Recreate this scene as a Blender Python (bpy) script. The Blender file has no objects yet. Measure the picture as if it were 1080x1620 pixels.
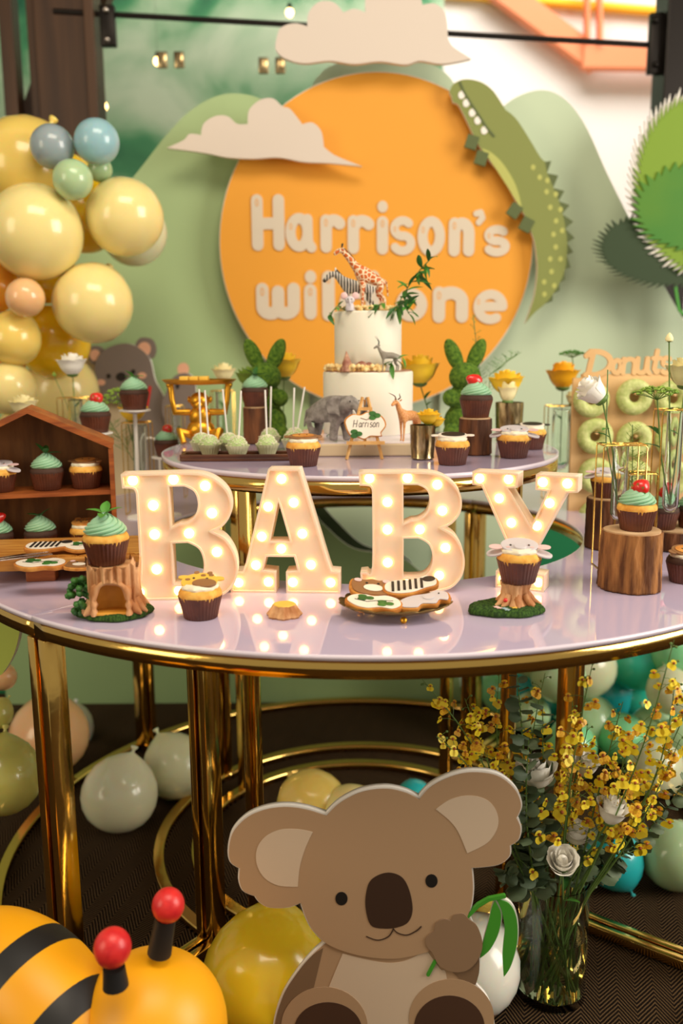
import bpy, bmesh, math, random
from mathutils import Vector, Matrix, Euler
random.seed(11)
S = bpy.context.scene
COL = S.collection
PI = math.pi
R = math.radians

# ------------------------------------------------------------------ camera
F, PITCH, ROLL, HC = 1425.9, .1843, -.0067, 1.1518
cd = bpy.data.cameras.new('camera'); cam = bpy.data.objects.new('camera', cd); COL.objects.link(cam)
cd.sensor_fit = 'VERTICAL'; cd.sensor_height = 36; cd.sensor_width = 24; cd.lens = F / 1620 * 36
cam.matrix_world = Matrix.Translation((0, 0, HC)) @ Matrix.Rotation(PI/2 - PITCH, 4, 'X') @ Matrix.Rotation(ROLL, 4, 'Z')
cd.clip_start = .02; cd.clip_end = 60
cd.dof.use_dof = True; cd.dof.focus_distance = 1.5; cd.dof.aperture_fstop = 2.5
S.camera = cam
S.view_settings.view_transform = 'Standard'; S.view_settings.look = 'None'
S.view_settings.exposure = 0.16; S.view_settings.gamma = 1.0
S.view_settings.use_curve_mapping = False

# ------------------------------------------------------------------ world and lights
def lin(c):
    return tuple(((v/255)/12.92 if v/255 <= .04045 else ((v/255+.055)/1.055)**2.4) for v in c)
W = bpy.data.worlds.new('world'); S.world = W; W.use_nodes = True
bg = W.node_tree.nodes['Background']; bg.inputs[0].default_value = (1.0, .90, .72, 1); bg.inputs[1].default_value = .34
def area(name, loc, target, sx, sy, power, col):
    l = bpy.data.lights.new(name, 'AREA'); l.shape = 'RECTANGLE'; l.size = sx; l.size_y = sy; l.energy = power; l.color = col
    o = bpy.data.objects.new(name, l); COL.objects.link(o); o.location = loc
    o.rotation_euler = (Vector(target) - Vector(loc)).to_track_quat('-Z', 'Y').to_euler(); return o
area('window_light_right', (3.2, .6, 1.9), (0, 1.9, .8), 1.6, 2.0, 94, (1, .93, .82))
area('window_light_left', (-2.9, -.6, 1.8), (-.2, 1.9, .8), 1.2, 1.8, 30, (1, .84, .60))
area('ceiling_light_front', (.2, .4, 3.3), (0, 2.0, .6), 1.8, 1.0, 46, (1, .87, .68))
area('skylight_outside', (1.6, 4.6, 5.2), (1.2, 6.5, 2.0), 3.6, 2.0, 240, (1, .93, .90))

# ------------------------------------------------------------------ pixel <-> world
def ray(px, py):
    u = px-540; v = py-810; c, s = math.cos(ROLL), math.sin(ROLL)
    x = c*u+s*v; y = -s*u+c*v
    return Vector((x/F, math.cos(PITCH)-y/F*math.sin(PITCH), -math.sin(PITCH)-y/F*math.cos(PITCH)))
def az(px, py, z):
    r = ray(px, py); t = (z-HC)/r.z; return Vector((r.x*t, r.y*t, z))
def ay(px, py, Y):
    r = ray(px, py); t = Y/r.y; return Vector((r.x*t, Y, HC+r.z*t))
def ppm(p):
    p = Vector(p); return F/(p.y*math.cos(PITCH)+(HC-p.z)*math.sin(PITCH))

# ------------------------------------------------------------------ materials
def mat(name, col, rough=.5, metal=0, var=None, bump=None, coat=0, trans=0, sss=0, emit=None, ior=None, stretch=None, spec=None):
    m = bpy.data.materials.new(name); m.use_nodes = True; nt = m.node_tree; N = nt.nodes; L = nt.links
    b = N['Principled BSDF']; c = lin(col)+(1,)
    b.inputs['Base Color'].default_value = c; b.inputs['Roughness'].default_value = rough; b.inputs['Metallic'].default_value = metal
    b.inputs['Coat Weight'].default_value = coat; b.inputs['Transmission Weight'].default_value = trans
    if spec is not None: b.inputs['Specular IOR Level'].default_value = spec
    if sss: b.inputs['Subsurface Weight'].default_value = sss; b.inputs['Subsurface Scale'].default_value = .02
    if ior: b.inputs['IOR'].default_value = ior
    if emit: b.inputs['Emission Color'].default_value = lin(emit[0])+(1,); b.inputs['Emission Strength'].default_value = emit[1]
    co = None
    if var or bump:
        tc = N.new('ShaderNodeTexCoord'); co = tc.outputs['Object']
        if stretch:
            mp = N.new('ShaderNodeMapping'); mp.inputs['Scale'].default_value = stretch; L.new(co, mp.inputs[0]); co = mp.outputs[0]
    if var:
        c2, sc = var[0], var[1]
        n = N.new('ShaderNodeTexNoise'); n.inputs['Scale'].default_value = sc; n.inputs['Detail'].default_value = 5; L.new(co, n.inputs[0])
        r = N.new('ShaderNodeValToRGB'); r.color_ramp.elements[0].position = .38; r.color_ramp.elements[1].position = .62
        r.color_ramp.elements[0].color = c; r.color_ramp.elements[1].color = lin(c2)+(1,)
        L.new(n.outputs[0], r.inputs[0]); L.new(r.outputs[0], b.inputs['Base Color'])
    if bump:
        n = N.new('ShaderNodeTexNoise'); n.inputs['Scale'].default_value = bump[0]; n.inputs['Detail'].default_value = 4; L.new(co, n.inputs[0])
        q = N.new('ShaderNodeBump'); q.inputs['Strength'].default_value = bump[1]; q.inputs['Distance'].default_value = bump[2] if len(bump) > 2 else .003
        L.new(n.outputs[0], q.inputs['Height']); L.new(q.outputs[0], b.inputs['Normal'])
    return m

M = {}
M['gold'] = mat('gold', (228, 188, 104), .12, 1, bump=(9, .12, .01))
M['wire'] = mat('wire', (226, 180, 92), .22, 1)
M['glasstop'] = mat('glasstop', (200, 186, 214), .05, coat=.5)
M['topedge'] = mat('topedge', (226, 214, 228), .15)
M['wood'] = mat('wood', (168, 92, 36), .5, var=((128, 62, 22), 9), stretch=(1, 1, 9), bump=(60, .2))
M['woodback'] = mat('woodback', (150, 100, 50), .65, var=((116, 74, 34), 16), stretch=(3, 3, .5))
M['walnut'] = mat('walnut', (98, 54, 26), .4, var=((66, 32, 14), 14), stretch=(1, 6, 6))
M['tray'] = mat('tray', (206, 146, 64), .5, var=((176, 112, 42), 10), stretch=(1, 8, 8))
M['bark'] = mat('bark', (172, 116, 62), .9, var=((92, 52, 22), 55), stretch=(1, 1, .16), bump=(60, 1.0, .010))
M['bark2'] = mat('bark2', (120, 72, 38), .85, var=((70, 38, 18), 55), stretch=(1, 1, .16), bump=(60, 1.0, .008))
M['logtop'] = mat('logtop', (214, 180, 140), .7, var=((190, 150, 106), 20))
M['liner'] = mat('liner', (104, 54, 34), .42, var=((78, 38, 22), 30))
M['cake'] = mat('cake', (238, 182, 84), .75, var=((216, 146, 50), 60), bump=(160, .5, .002), sss=.1)
M['chocake'] = mat('chocake', (66, 38, 24), .75, bump=(160, .5, .002))
M['mint'] = mat('mint', (150, 194, 158), .5, sss=.1, bump=(200, .15, .001))
M['cream'] = mat('cream', (240, 230, 205), .55, sss=.1, bump=(90, .3, .002))
M['cookie'] = mat('cookie', (214, 150, 68), .8, var=((190, 116, 42), 60), bump=(140, .3, .001))
M['icing'] = mat('icing', (238, 226, 210), .5, bump=(60, .1, .001))
M['black'] = mat('black', (30, 24, 22), .5)
M['brownic'] = mat('brownic', (142, 98, 58), .5)
M['yellowic'] = mat('yellowic', (232, 186, 70), .5)
M['greyic'] = mat('greyic', (206, 198, 202), .5)
M['pinkic'] = mat('pinkic', (228, 190, 188), .5)
M['berry'] = mat('berry', (214, 34, 26), .3, coat=.4, bump=(280, .5, .001))
M['leafd'] = mat('leafd', (42, 92, 36), .5, var=((64, 124, 44), 30))
M['leafm'] = mat('leafm', (86, 150, 52), .5, var=((60, 120, 38), 40))
M['leafy'] = mat('leafy', (146, 176, 66), .55, var=((118, 154, 52), 40))
M['euca'] = mat('euca', (106, 122, 88), .6, var=((74, 92, 62), 25))
M['stem'] = mat('stem', (96, 126, 58), .5)
M['moss'] = mat('moss', (122, 162, 44), .95, var=((70, 112, 24), 30), bump=(190, 1.0, .006))
M['turf'] = mat('turf', (92, 140, 44), .95, var=((44, 84, 22), 14), bump=(240, 1.0, .004))
M['stump'] = mat('stump', (222, 172, 122), .7, var=((170, 108, 58), 40), stretch=(1, 1, .4), bump=(90, .6, .003))
M['stumpin'] = mat('stumpin', (232, 170, 66), .6, var=((210, 144, 44), 20))
M['rosew'] = mat('rosew', (252, 248, 238), .5)
M['rosec'] = mat('rosec', (248, 236, 180), .5)
M['rosey'] = mat('rosey', (252, 208, 48), .5)
M['roseo'] = mat('roseo', (254, 186, 26), .5)
M['orchid'] = mat('orchid', (252, 224, 44), .5)
M['orchidb'] = mat('orchidb', (160, 78, 20), .6)
M['letter'] = mat('letter', (232, 212, 190), .45, sss=.25, emit=((255, 176, 84), .10))
M['bulb'] = mat('bulb', (255, 240, 210), .4, emit=((255, 204, 122), 7))
M['white'] = mat('white', (232, 226, 218), .5)
M['sheetcake'] = mat('sheetcake', (238, 232, 214), .55, sss=.1)
M['giraffe'] = mat('giraffe', (240, 214, 180), .5)
M['ele'] = mat('ele', (158, 150, 144), .6, var=((124, 116, 110), 8), bump=(200, .4, .002))
M['gaz'] = mat('gaz', (212, 132, 62), .5, var=((236, 178, 118), 30))
M['antel'] = mat('antel', (158, 150, 136), .55, var=((120, 112, 98), 60))
M['popcorn'] = mat('popcorn', (244, 220, 160), .7, var=((226, 176, 96), 60))
M['choco'] = mat('choco', (140, 82, 62), .6, var=((196, 150, 120), 70))
M['easel'] = mat('easel', (224, 176, 108), .6, var=((206, 152, 84), 30))
M['mercury'] = mat('mercury', (196, 176, 134), .2, .9, var=((120, 100, 66), 90), stretch=(1, 1, .3), bump=(80, .4, .002))
M['water'] = mat('water', (220, 228, 190), .0, trans=1, ior=1.33)
M['glass'] = mat('glass', (244, 250, 246), .0, trans=1, ior=1.45)
M['plateg'] = mat('plateg', (120, 96, 52), .4, .7)
M['orange'] = mat('orange', (232, 158, 44), .6)
M['hill_l'] = mat('hill_l', (166, 190, 138), .6)
M['hill_r_hazed'] = mat('hill_r_hazed', (192, 208, 178), .6)  # paler than the left hill: hazy glow from the right put into the colour
M['hill_d'] = mat('hill_d', (142, 168, 116), .6)
M['emerald'] = mat('emerald', (0, 112, 66), .6)
M['olive'] = mat('olive', (52, 66, 36), .6)
M['cloud'] = mat('cloud', (214, 200, 188), .6)
M['lettering'] = mat('lettering', (214, 200, 180), .5)
M['croc'] = mat('croc', (128, 136, 68), .6)
M['croc_d'] = mat('croc_d', (84, 96, 50), .6)
M['croc_y'] = mat('croc_y', (178, 180, 96), .6)
M['tree_d'] = mat('tree_d', (36, 58, 20), .6)
M['tree_m'] = mat('tree_m', (50, 120, 30), .6, var=((76, 128, 24), 3))
M['tree_l'] = mat('tree_l', (118, 150, 30), .6)
M['grey'] = mat('grey', (126, 112, 104), .6)
M['beige'] = mat('beige', (214, 192, 156), .6)
M['peachp'] = mat('peachp', (228, 172, 140), .6)
M['foam'] = mat('foam', (238, 232, 224), .6)
M['k_body'] = mat('k_body', (174, 142, 110), .5)
M['k_dark'] = mat('k_dark', (122, 96, 72), .5)
M['k_mid'] = mat('k_mid', (140, 112, 86), .5)
M['k_belly'] = mat('k_belly', (206, 184, 160), .5)
M['k_nose'] = mat('k_nose', (58, 38, 26), .5)
M['k_pad'] = mat('k_pad', (70, 46, 34), .5)
M['k_ink'] = mat('k_ink', (22, 18, 16), .5)
M['k_leaf'] = mat('k_leaf', (64, 144, 40), .5)
M['donutboard'] = mat('donutboard', (228, 188, 134), .6, var=((216, 172, 116), 5))
M['donut'] = mat('donut', (176, 188, 106), .55, var=((204, 208, 138), 120), bump=(200, .6, .003))
M['goldpaint'] = mat('goldpaint', (222, 160, 44), .3, .85, bump=(90, .3, .002))
M['bframe'] = mat('bframe', (84, 54, 30), .5, var=((60, 36, 18), 3), stretch=(6, 6, .4))
M['darkmetal'] = mat('darkmetal', (34, 28, 24), .4, .6)
M['chrome'] = mat('chrome', (200, 190, 180), .2, 1)
M['steelorange'] = mat('steelorange', (238, 140, 92), .6)
M['building'] = mat('building', (236, 226, 218), .8)
M['yellowp'] = mat('yellowp', (250, 190, 10), .6)
M['festoon'] = mat('festoon', (255, 220, 160), .4, emit=((255, 196, 120), 14))
def balloon_mat(name, c, s=.45): return mat(name, c, .22, sss=s, coat=.35)
for k, c in dict(b_yel=(238, 208, 110), b_pale=(240, 222, 150), b_deep=(246, 200, 30), b_org=(244, 168, 60), b_blue=(150, 190, 200), b_grey=(150, 164, 170),
                 b_mint=(176, 204, 158), b_peach=(240, 190, 136), b_wht=(222, 222, 190), b_teal=(40, 180, 184), b_turq=(60, 200, 176), b_green=(132, 206, 150),
                 b_cream=(212, 214, 176), b_yg=(206, 200, 110), b_trans=(236, 202, 40), b_pearl=(228, 226, 214)).items(): M[k] = balloon_mat(k, c)
M['bee'] = mat('bee', (250, 172, 16), .42, sss=.1)
M['beeblk'] = mat('beeblk', (28, 26, 26), .5)
M['beered'] = mat('beered', (226, 52, 48), .35, sss=.1, var=((206, 36, 40), 60), bump=(120, .3, .002))

# ------------------------------------------------------------------ mesh helpers
def tag(o, label=None, cat=None, group=None, kind=None):
    if label: o['label'] = label
    if cat: o['category'] = cat
    if group: o['group'] = group
    if kind: o['kind'] = kind
    return o
def thing(name, label, cat, loc=(0, 0, 0), rz=0, group=None, rot=None):
    o = bpy.data.objects.new(name, None); COL.objects.link(o); o.empty_display_size = .02
    o.location = loc; o.rotation_euler = rot if rot else (0, 0, rz)
    return tag(o, label, cat, group)
def link(name, me, m, parent=None, loc=None, rot=None, smooth=True):
    o = bpy.data.objects.new(name, me); COL.objects.link(o)
    if m is not None and len(me.materials) == 0: me.materials.append(M[m] if isinstance(m, str) else m)
    if parent is not None: o.parent = parent
    if loc is not None: o.location = loc
    if rot is not None: o.rotation_euler = rot
    return o
def children(o): return list(o.children)
def dup(o, loc=None, rz=None, label=None, group=None, parent=None, scale=None, rot=None):
    c = o.copy(); COL.objects.link(c)
    if parent is not None: c.parent = parent
    for ch in children(o): dup(ch, parent=c)
    if loc is not None: c.location = loc
    if rz is not None: c.rotation_euler = (0, 0, rz)
    if rot is not None: c.rotation_euler = rot
    if scale is not None: c.scale = (scale,)*3
    if label: c['label'] = label
    if group: c['group'] = group
    return c

class MB:
    def __init__(s): s.b = bmesh.new(); s.nd = False; s.cnt = 0
    def box(s, c, d, rot=None, bev=0):
        r = bmesh.ops.create_cube(s.b, size=1); vs = r['verts']
        bmesh.ops.scale(s.b, vec=d, verts=vs)
        if bev:
            es = list({e for v in vs for e in v.link_edges})
            q = bmesh.ops.bevel(s.b, geom=es, offset=bev, segments=2, affect='EDGES', profile=.5)
            vs = list({v for f in q['faces'] for v in f.verts} | {v for v in vs if v.is_valid})
        mt = Matrix.Translation(c) @ ((Euler(rot).to_matrix().to_4x4()) if rot else Matrix())
        bmesh.ops.transform(s.b, matrix=mt, verts=vs); return s
    def sph(s, c, r, sc=(1, 1, 1), rot=None, u=20, v=12):
        q = bmesh.ops.create_uvsphere(s.b, u_segments=u, v_segments=v, radius=r)
        mt = Matrix.Translation(c) @ ((Euler(rot).to_matrix().to_4x4()) if rot else Matrix()) @ Matrix.Diagonal((*sc, 1))
        bmesh.ops.transform(s.b, matrix=mt, verts=q['verts']); return s
    def ico(s, c, r, sub=1, sc=(1, 1, 1), rot=None):
        q = bmesh.ops.create_icosphere(s.b, subdivisions=sub, radius=r)
        mt = Matrix.Translation(c) @ ((Euler(rot).to_matrix().to_4x4()) if rot else Matrix()) @ Matrix.Diagonal((*sc, 1))
        bmesh.ops.transform(s.b, matrix=mt, verts=q['verts']); return s
    def lathe(s, prof, n=32, c=(0, 0, 0), fn=None):
        rows = []
        for j, (r, z) in enumerate(prof):
            row = []
            for i in range(n):
                a = 2*PI*i/n; rr = r*(fn(a, z, j) if fn else 1)
                row.append(s.b.verts.new((c[0]+rr*math.cos(a), c[1]+rr*math.sin(a), c[2]+z)))
            rows.append(row)
        for j in range(len(rows)-1):
            for i in range(n):
                s.b.faces.new((rows[j][i], rows[j][(i+1) % n], rows[j+1][(i+1) % n], rows[j+1][i]))
        if prof[0][0] > 0: s.b.faces.new(rows[0][::-1])
        if prof[-1][0] > 0: s.b.faces.new(rows[-1])
        return s
    def tube(s, pts, r, n=8, cap=True):
        pts = [Vector(p) for p in pts]; rs = r if isinstance(r, (list, tuple)) else [r]*len(pts)
        t0 = (pts[1]-pts[0]).normalized(); up = Vector((0, 0, 1)) if abs(t0.z) < .9 else Vector((1, 0, 0))
        a = t0.cross(up).normalized(); rows = []
        for i, p in enumerate(pts):
            t = (pts[min(i+1, len(pts)-1)]-pts[max(i-1, 0)]).normalized()
            a = (a-t*a.dot(t)).normalized(); b = t.cross(a)
            rows.append([s.b.verts.new(p+(a*math.cos(2*PI*k/n)+b*math.sin(2*PI*k/n))*rs[i]) for k in range(n)])
        for j in range(len(rows)-1):
            for k in range(n): s.b.faces.new((rows[j][k], rows[j][(k+1) % n], rows[j+1][(k+1) % n], rows[j+1][k]))
        if cap: s.b.faces.new(rows[0][::-1]); s.b.faces.new(rows[-1])
        return s
    def prism(s, poly, y0, y1):      # convex polygon in XZ, extruded along Y
        A = [s.b.verts.new((x, y0, z)) for x, z in poly]; B_ = [s.b.verts.new((x, y1, z)) for x, z in poly]; n = len(poly)
        s.b.faces.new(A); s.b.faces.new(B_[::-1])
        for i in range(n): s.b.faces.new((A[i], B_[i], B_[(i+1) % n], A[(i+1) % n]))
        return s
    def grid(s, fn, nu, nv):
        rows = [[s.b.verts.new(fn(i/(nu-1), j/(nv-1))) for i in range(nu)] for j in range(nv)]
        for j in range(nv-1):
            for i in range(nu-1): s.b.faces.new((rows[j][i], rows[j][i+1], rows[j+1][i+1], rows[j+1][i]))
        return s
    def mesh(s, smooth=True, ang=50):
        if not s.nd: bmesh.ops.remove_doubles(s.b, verts=s.b.verts, dist=1e-6)
        bmesh.ops.recalc_face_normals(s.b, faces=s.b.faces)
        if smooth:
            for f in s.b.faces: f.smooth = True
            for e in s.b.edges:
                if len(e.link_faces) == 2 and e.calc_face_angle(0) > R(ang): e.smooth = False
        me = bpy.data.meshes.new('m'); s.b.to_mesh(me); s.b.free(); return me
    def build(s, name, m, parent=None, loc=None, rot=None, smooth=True, ang=50):
        return link(name, s.mesh(smooth, ang), m, parent, loc, rot)

def smoothloop(pts, n=6):
    P = pts; k = len(P); out = []
    for i in range(k):
        p0, p1, p2, p3 = P[i-1], P[i], P[(i+1) % k], P[(i+2) % k]
        t1 = (0, 0) if len(p1) > 2 else ((p2[0]-p0[0])*.5, (p2[1]-p0[1])*.5)
        t2 = (0, 0) if len(p2) > 2 else ((p3[0]-p1[0])*.5, (p3[1]-p1[1])*.5)
        for j in range(n):
            t = j/n; a = 2*t**3-3*t*t+1; b = t**3-2*t*t+t; c = -2*t**3+3*t*t; d = t**3-t*t
            out.append((a*p1[0]+b*t1[0]+c*p2[0]+d*t2[0], a*p1[1]+b*t1[1]+c*p2[1]+d*t2[1]))
    return out
def flatmesh(loops, depth, bev=0):
    cu = bpy.data.curves.new('c', 'CURVE'); cu.dimensions = '2D'; cu.fill_mode = 'BOTH'; cu.extrude = depth/2-bev
    if bev: cu.bevel_depth = bev; cu.offset = -bev; cu.bevel_resolution = 1
    for lp in loops:
        sp = cu.splines.new('POLY'); sp.points.add(len(lp)-1); sp.use_cyclic_u = True
        for i, p in enumerate(lp): sp.points[i].co = (p[0], p[1], 0, 1)
    o = bpy.data.objects.new('c', cu); me = bpy.data.meshes.new_from_object(o)
    bpy.data.objects.remove(o); bpy.data.curves.remove(cu)
    b = bmesh.new(); b.from_mesh(me); bmesh.ops.remove_doubles(b, verts=b.verts, dist=1e-6)
    bmesh.ops.recalc_face_normals(b, faces=b.faces); b.to_mesh(me); b.free(); me.materials.clear()
    return me
# outline in local x/z, front face at y = 0, body goes back to y = depth
def flat(name, loops, depth, m, parent, y=0, bev=0):
    me = flatmesh(loops, depth, bev)
    me.transform(Matrix.Translation((0, y+depth/2, 0)) @ Matrix.Rotation(PI/2, 4, 'X'))
    return link(name, me, m, parent)
def slab(name, loops, depth, m, parent, z=0, bev=0):      # outline in local x/y, bottom at z
    me = flatmesh(loops, depth, bev); me.transform(Matrix.Translation((0, 0, z+depth/2)))
    return link(name, me, m, parent)
def ell(cx, cy, rx, ry, n=32, a0=0): return [(cx+rx*math.cos(2*PI*i/n+a0), cy+ry*math.sin(2*PI*i/n+a0)) for i in range(n)]
class Plane:      # a real upright board at depth Y: pixel outlines become metres on it
    def __init__(s, Y, org, sc=1, off=(0, 0)): s.Y = Y; s.o = Vector(org); s.sc = sc; s.off = off
    def p(s, x, y):
        v = ay(s.off[0]+x/s.sc, s.off[1]+y/s.sc, s.Y)-s.o; return (v.x, v.z)
    def loop(s, pts, smooth=True, n=6):
        if smooth: pts = smoothloop(pts, n)
        return [s.p(q[0], q[1]) for q in pts]
def stroke(mb, pts, r, y0, y1, n=14, dy=.00004):           # flat rounded stroke, as thick lettering
    mb.nd = True
    for i in range(len(pts)):
        mb.cnt += 1; o = dy*mb.cnt; mb.prism([(pts[i][0]+r*math.cos(2*PI*k/n), pts[i][1]+r*math.sin(2*PI*k/n)) for k in range(n)], y0-o, y1)
        if i < len(pts)-1:
            d = Vector((pts[i+1][0]-pts[i][0], pts[i+1][1]-pts[i][1]))
            if d.length < 1e-6: continue
            q = Vector((-d.y, d.x)).normalized()*r
            mb.prism([(pts[i][0]+q.x, pts[i][1]+q.y), (pts[i+1][0]+q.x, pts[i+1][1]+q.y), (pts[i+1][0]-q.x, pts[i+1][1]-q.y), (pts[i][0]-q.x, pts[i][1]-q.y)], y0-o-dy/2, y1)
def skin(name, V, E_, m, parent, sub=1, loc=None, rot=None):   # V: (x,y,z,r)
    me = bpy.data.meshes.new(name); me.from_pydata([v[:3] for v in V], E_, []); 
    o = link(name, me, m, parent, loc, rot)
    md = o.modifiers.new('skin', 'SKIN'); md.use_smooth_shade = True
    for i, d in enumerate(me.skin_vertices[0].data):
        r = V[i][3]; d.radius = (r, r) if not isinstance(r, tuple) else r
    me.skin_vertices[0].data[0].use_root = True
    sb = o.modifiers.new('sub', 'SUBSURF'); sb.levels = sub+1; sb.render_levels = sub+1
    dg = bpy.context.evaluated_depsgraph_get(); dg.update()
    me2 = bpy.data.meshes.new_from_object(o.evaluated_get(dg)); o.modifiers.clear(); o.data = me2
    for p in me2.polygons: p.use_smooth = True
    return o

# ================================================================== THE SETTING
def struct(o, name=None): o['kind'] = 'structure'; return o
# carpet with a woven herringbone, ribs as fine relief
cm = bpy.data.materials.new('carpet'); cm.use_nodes = True; nt = cm.node_tree; N = nt.nodes; L = nt.links
def mth(op, a, b=None, c=None):
    n = N.new('ShaderNodeMath'); n.operation = op
    for i, v in enumerate((a, b, c)):
        if v is None: continue
        if isinstance(v, (int, float)): n.inputs[i].default_value = v
        else: L.new(v, n.inputs[i])
    return n.outputs[0]
tc = N.new('ShaderNodeTexCoord'); mp = N.new('ShaderNodeMapping'); mp.inputs['Rotation'].default_value = (0, 0, R(14)); L.new(tc.outputs['Object'], mp.inputs[0])
sx = N.new('ShaderNodeSeparateXYZ'); L.new(mp.outputs[0], sx.inputs[0])
wob = N.new('ShaderNodeTexNoise'); wob.inputs['Scale'].default_value = 60; L.new(tc.outputs['Object'], wob.inputs[0])
zig = mth('PINGPONG', sx.outputs[0], .032)
v = mth('ADD', mth('MULTIPLY', zig, 1.5), sx.outputs[1]); v = mth('ADD', v, mth('MULTIPLY', wob.outputs[0], .003))
st = mth('SINE', mth('MULTIPLY', v, 2*PI/.0105)); st = mth('MULTIPLY_ADD', st, .5, .5)
n2 = N.new('ShaderNodeTexNoise'); n2.inputs['Scale'].default_value = 500; L.new(tc.outputs['Object'], n2.inputs[0])
st2 = mth('MULTIPLY', st, mth('MULTIPLY_ADD', n2.outputs[0], 1.2, .3))
rp = N.new('ShaderNodeValToRGB'); rp.color_ramp.elements[0].position = .3; rp.color_ramp.elements[0].color = lin((22, 14, 10))+(1,); rp.color_ramp.elements[1].position = .85; rp.color_ramp.elements[1].color = lin((98, 76, 50))+(1,)
L.new(st2, rp.inputs[0]); b = N['Principled BSDF']; L.new(rp.outputs[0], b.inputs['Base Color']); b.inputs['Roughness'].default_value = .95; b.inputs['Specular IOR Level'].default_value = .1
bp = N.new('ShaderNodeBump'); bp.inputs['Strength'].default_value = .8; bp.inputs['Distance'].default_value = .003; L.new(st2, bp.inputs['Height']); L.new(bp.outputs[0], b.inputs['Normal'])
struct(MB().box((0, 1.2, -.05), (8, 5.4, .1)).build('floor', cm, smooth=False))
# room shell out of view: side walls and ceiling with the openings the light comes through
# brown door posts, left
MB_ = MB
xr = ay(156, 100, 3.45).x; dpost = MB().box((xr-.12, 3.5, 1.5), (.20, .12, 3.0), bev=.006).box((xr-.018, 3.47, 1.5), (.035, .12, 3.0), bev=.004)
struct(dpost.build('door_1', 'bframe', smooth=False))
struct(MB().box((ay(72, 100, 3.5).x, 3.52, 1.5), (.10, .10, 3.0), bev=.004).build('trim_1', 'bframe', smooth=False))
struct(MB().box((ay(10, 100, 3.5).x, 3.56, 1.5), (.05, .08, 3.0), bev=.004).build('trim_2', 'bframe', smooth=False))
struct(MB().box((ay(40, 100, 3.5).x, 3.62, 1.95), (.16, .06, 2.6), rot=(0, R(24), 0)).build('trim_3', 'bframe', smooth=False))
struct(MB().box((ay(1068, 100, 3.45).x, 3.45, 1.5), (.12, .14, 3.0), bev=.006).build('door_2', 'darkmetal', smooth=False))
g = mat('paneglass', (246, 250, 248), 0, trans=1, ior=1.05)
w1 = struct(MB().box((.14, 3.49, 1.5), (2.28, .006, 3.0)).build('window_1', g, smooth=False))
p1 = ay(180, 17, 3.44); p2 = ay(1035, 75, 3.44)
r1 = struct(MB().tube([(-1.0, 3.44, p1.z), (1.24, 3.44, p2.z)], .010, 8).build('trim_4', 'darkmetal'))
for i, (px, py, w, h) in enumerate(((171, 42, 24, 60), (1036, 70, 22, 90))):
    c = ay(px, py, 3.43); s = ppm(c)
    q = MB().box((0, 0, 0), (w/s, .03, h/s), bev=.004)
    o = struct(q.build('trim_%d' % (5+i), 'darkmetal', loc=c))
    MB().sph((0, -.02, -h/s*.36), .011).sph((-.01 if i else 0, -.02, h/s*.36), .012).build('bolt', 'chrome' if i == 0 else 'darkmetal', o)
for i, (px, py) in enumerate(((270, 95), (430, 104))):
    c = ay(px, py, 3.47); t = struct(MB().box((-.03, 0, 0), (.036, .012, .055), bev=.003).box((.03, 0, 0), (.036, .012, .055), bev=.003).build('trim_%d' % (7+i), 'mercury', loc=c))
# the mural wall behind the glass, left: green and white washes
mm = bpy.data.materials.new('mural'); mm.use_nodes = True; nt = mm.node_tree; N = nt.nodes; L = nt.links; b = N['Principled BSDF']; b.inputs['Roughness'].default_value = .5
tc = N.new('ShaderNodeTexCoord'); n = N.new('ShaderNodeTexNoise'); n.inputs['Scale'].default_value = 1.5; n.inputs['Detail'].default_value = 5; n.inputs['Distortion'].default_value = .5; L.new(tc.outputs['Object'], n.inputs[0])
rp = N.new('ShaderNodeValToRGB'); e = rp.color_ramp.elements; e[0].position = .34; e[0].color = lin((16, 82, 58))+(1,); e[1].position = .64; e[1].color = lin((206, 220, 190))+(1,)
x = e.new(.45); x.color = lin((74, 146, 98))+(1,); x = e.new(.52); x.color = lin((156, 190, 150))+(1,)
L.new(n.outputs[0], rp.inputs[0]); L.new(rp.outputs[0], b.inputs['Base Color'])
struct(MB().box((-1.9, 5.6, 1.9), (5.0, .1, 3.8)).build('wall_left', mm, smooth=False))
struct(MB().box((3.6, 7.4, 2.2), (6.4, .1, 4.4)).build('wall_back', 'building', smooth=False))
struct(MB().box((1.5, 5.3, -.05), (7, 4.2, .1)).build('ground', 'building', smooth=False))
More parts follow.
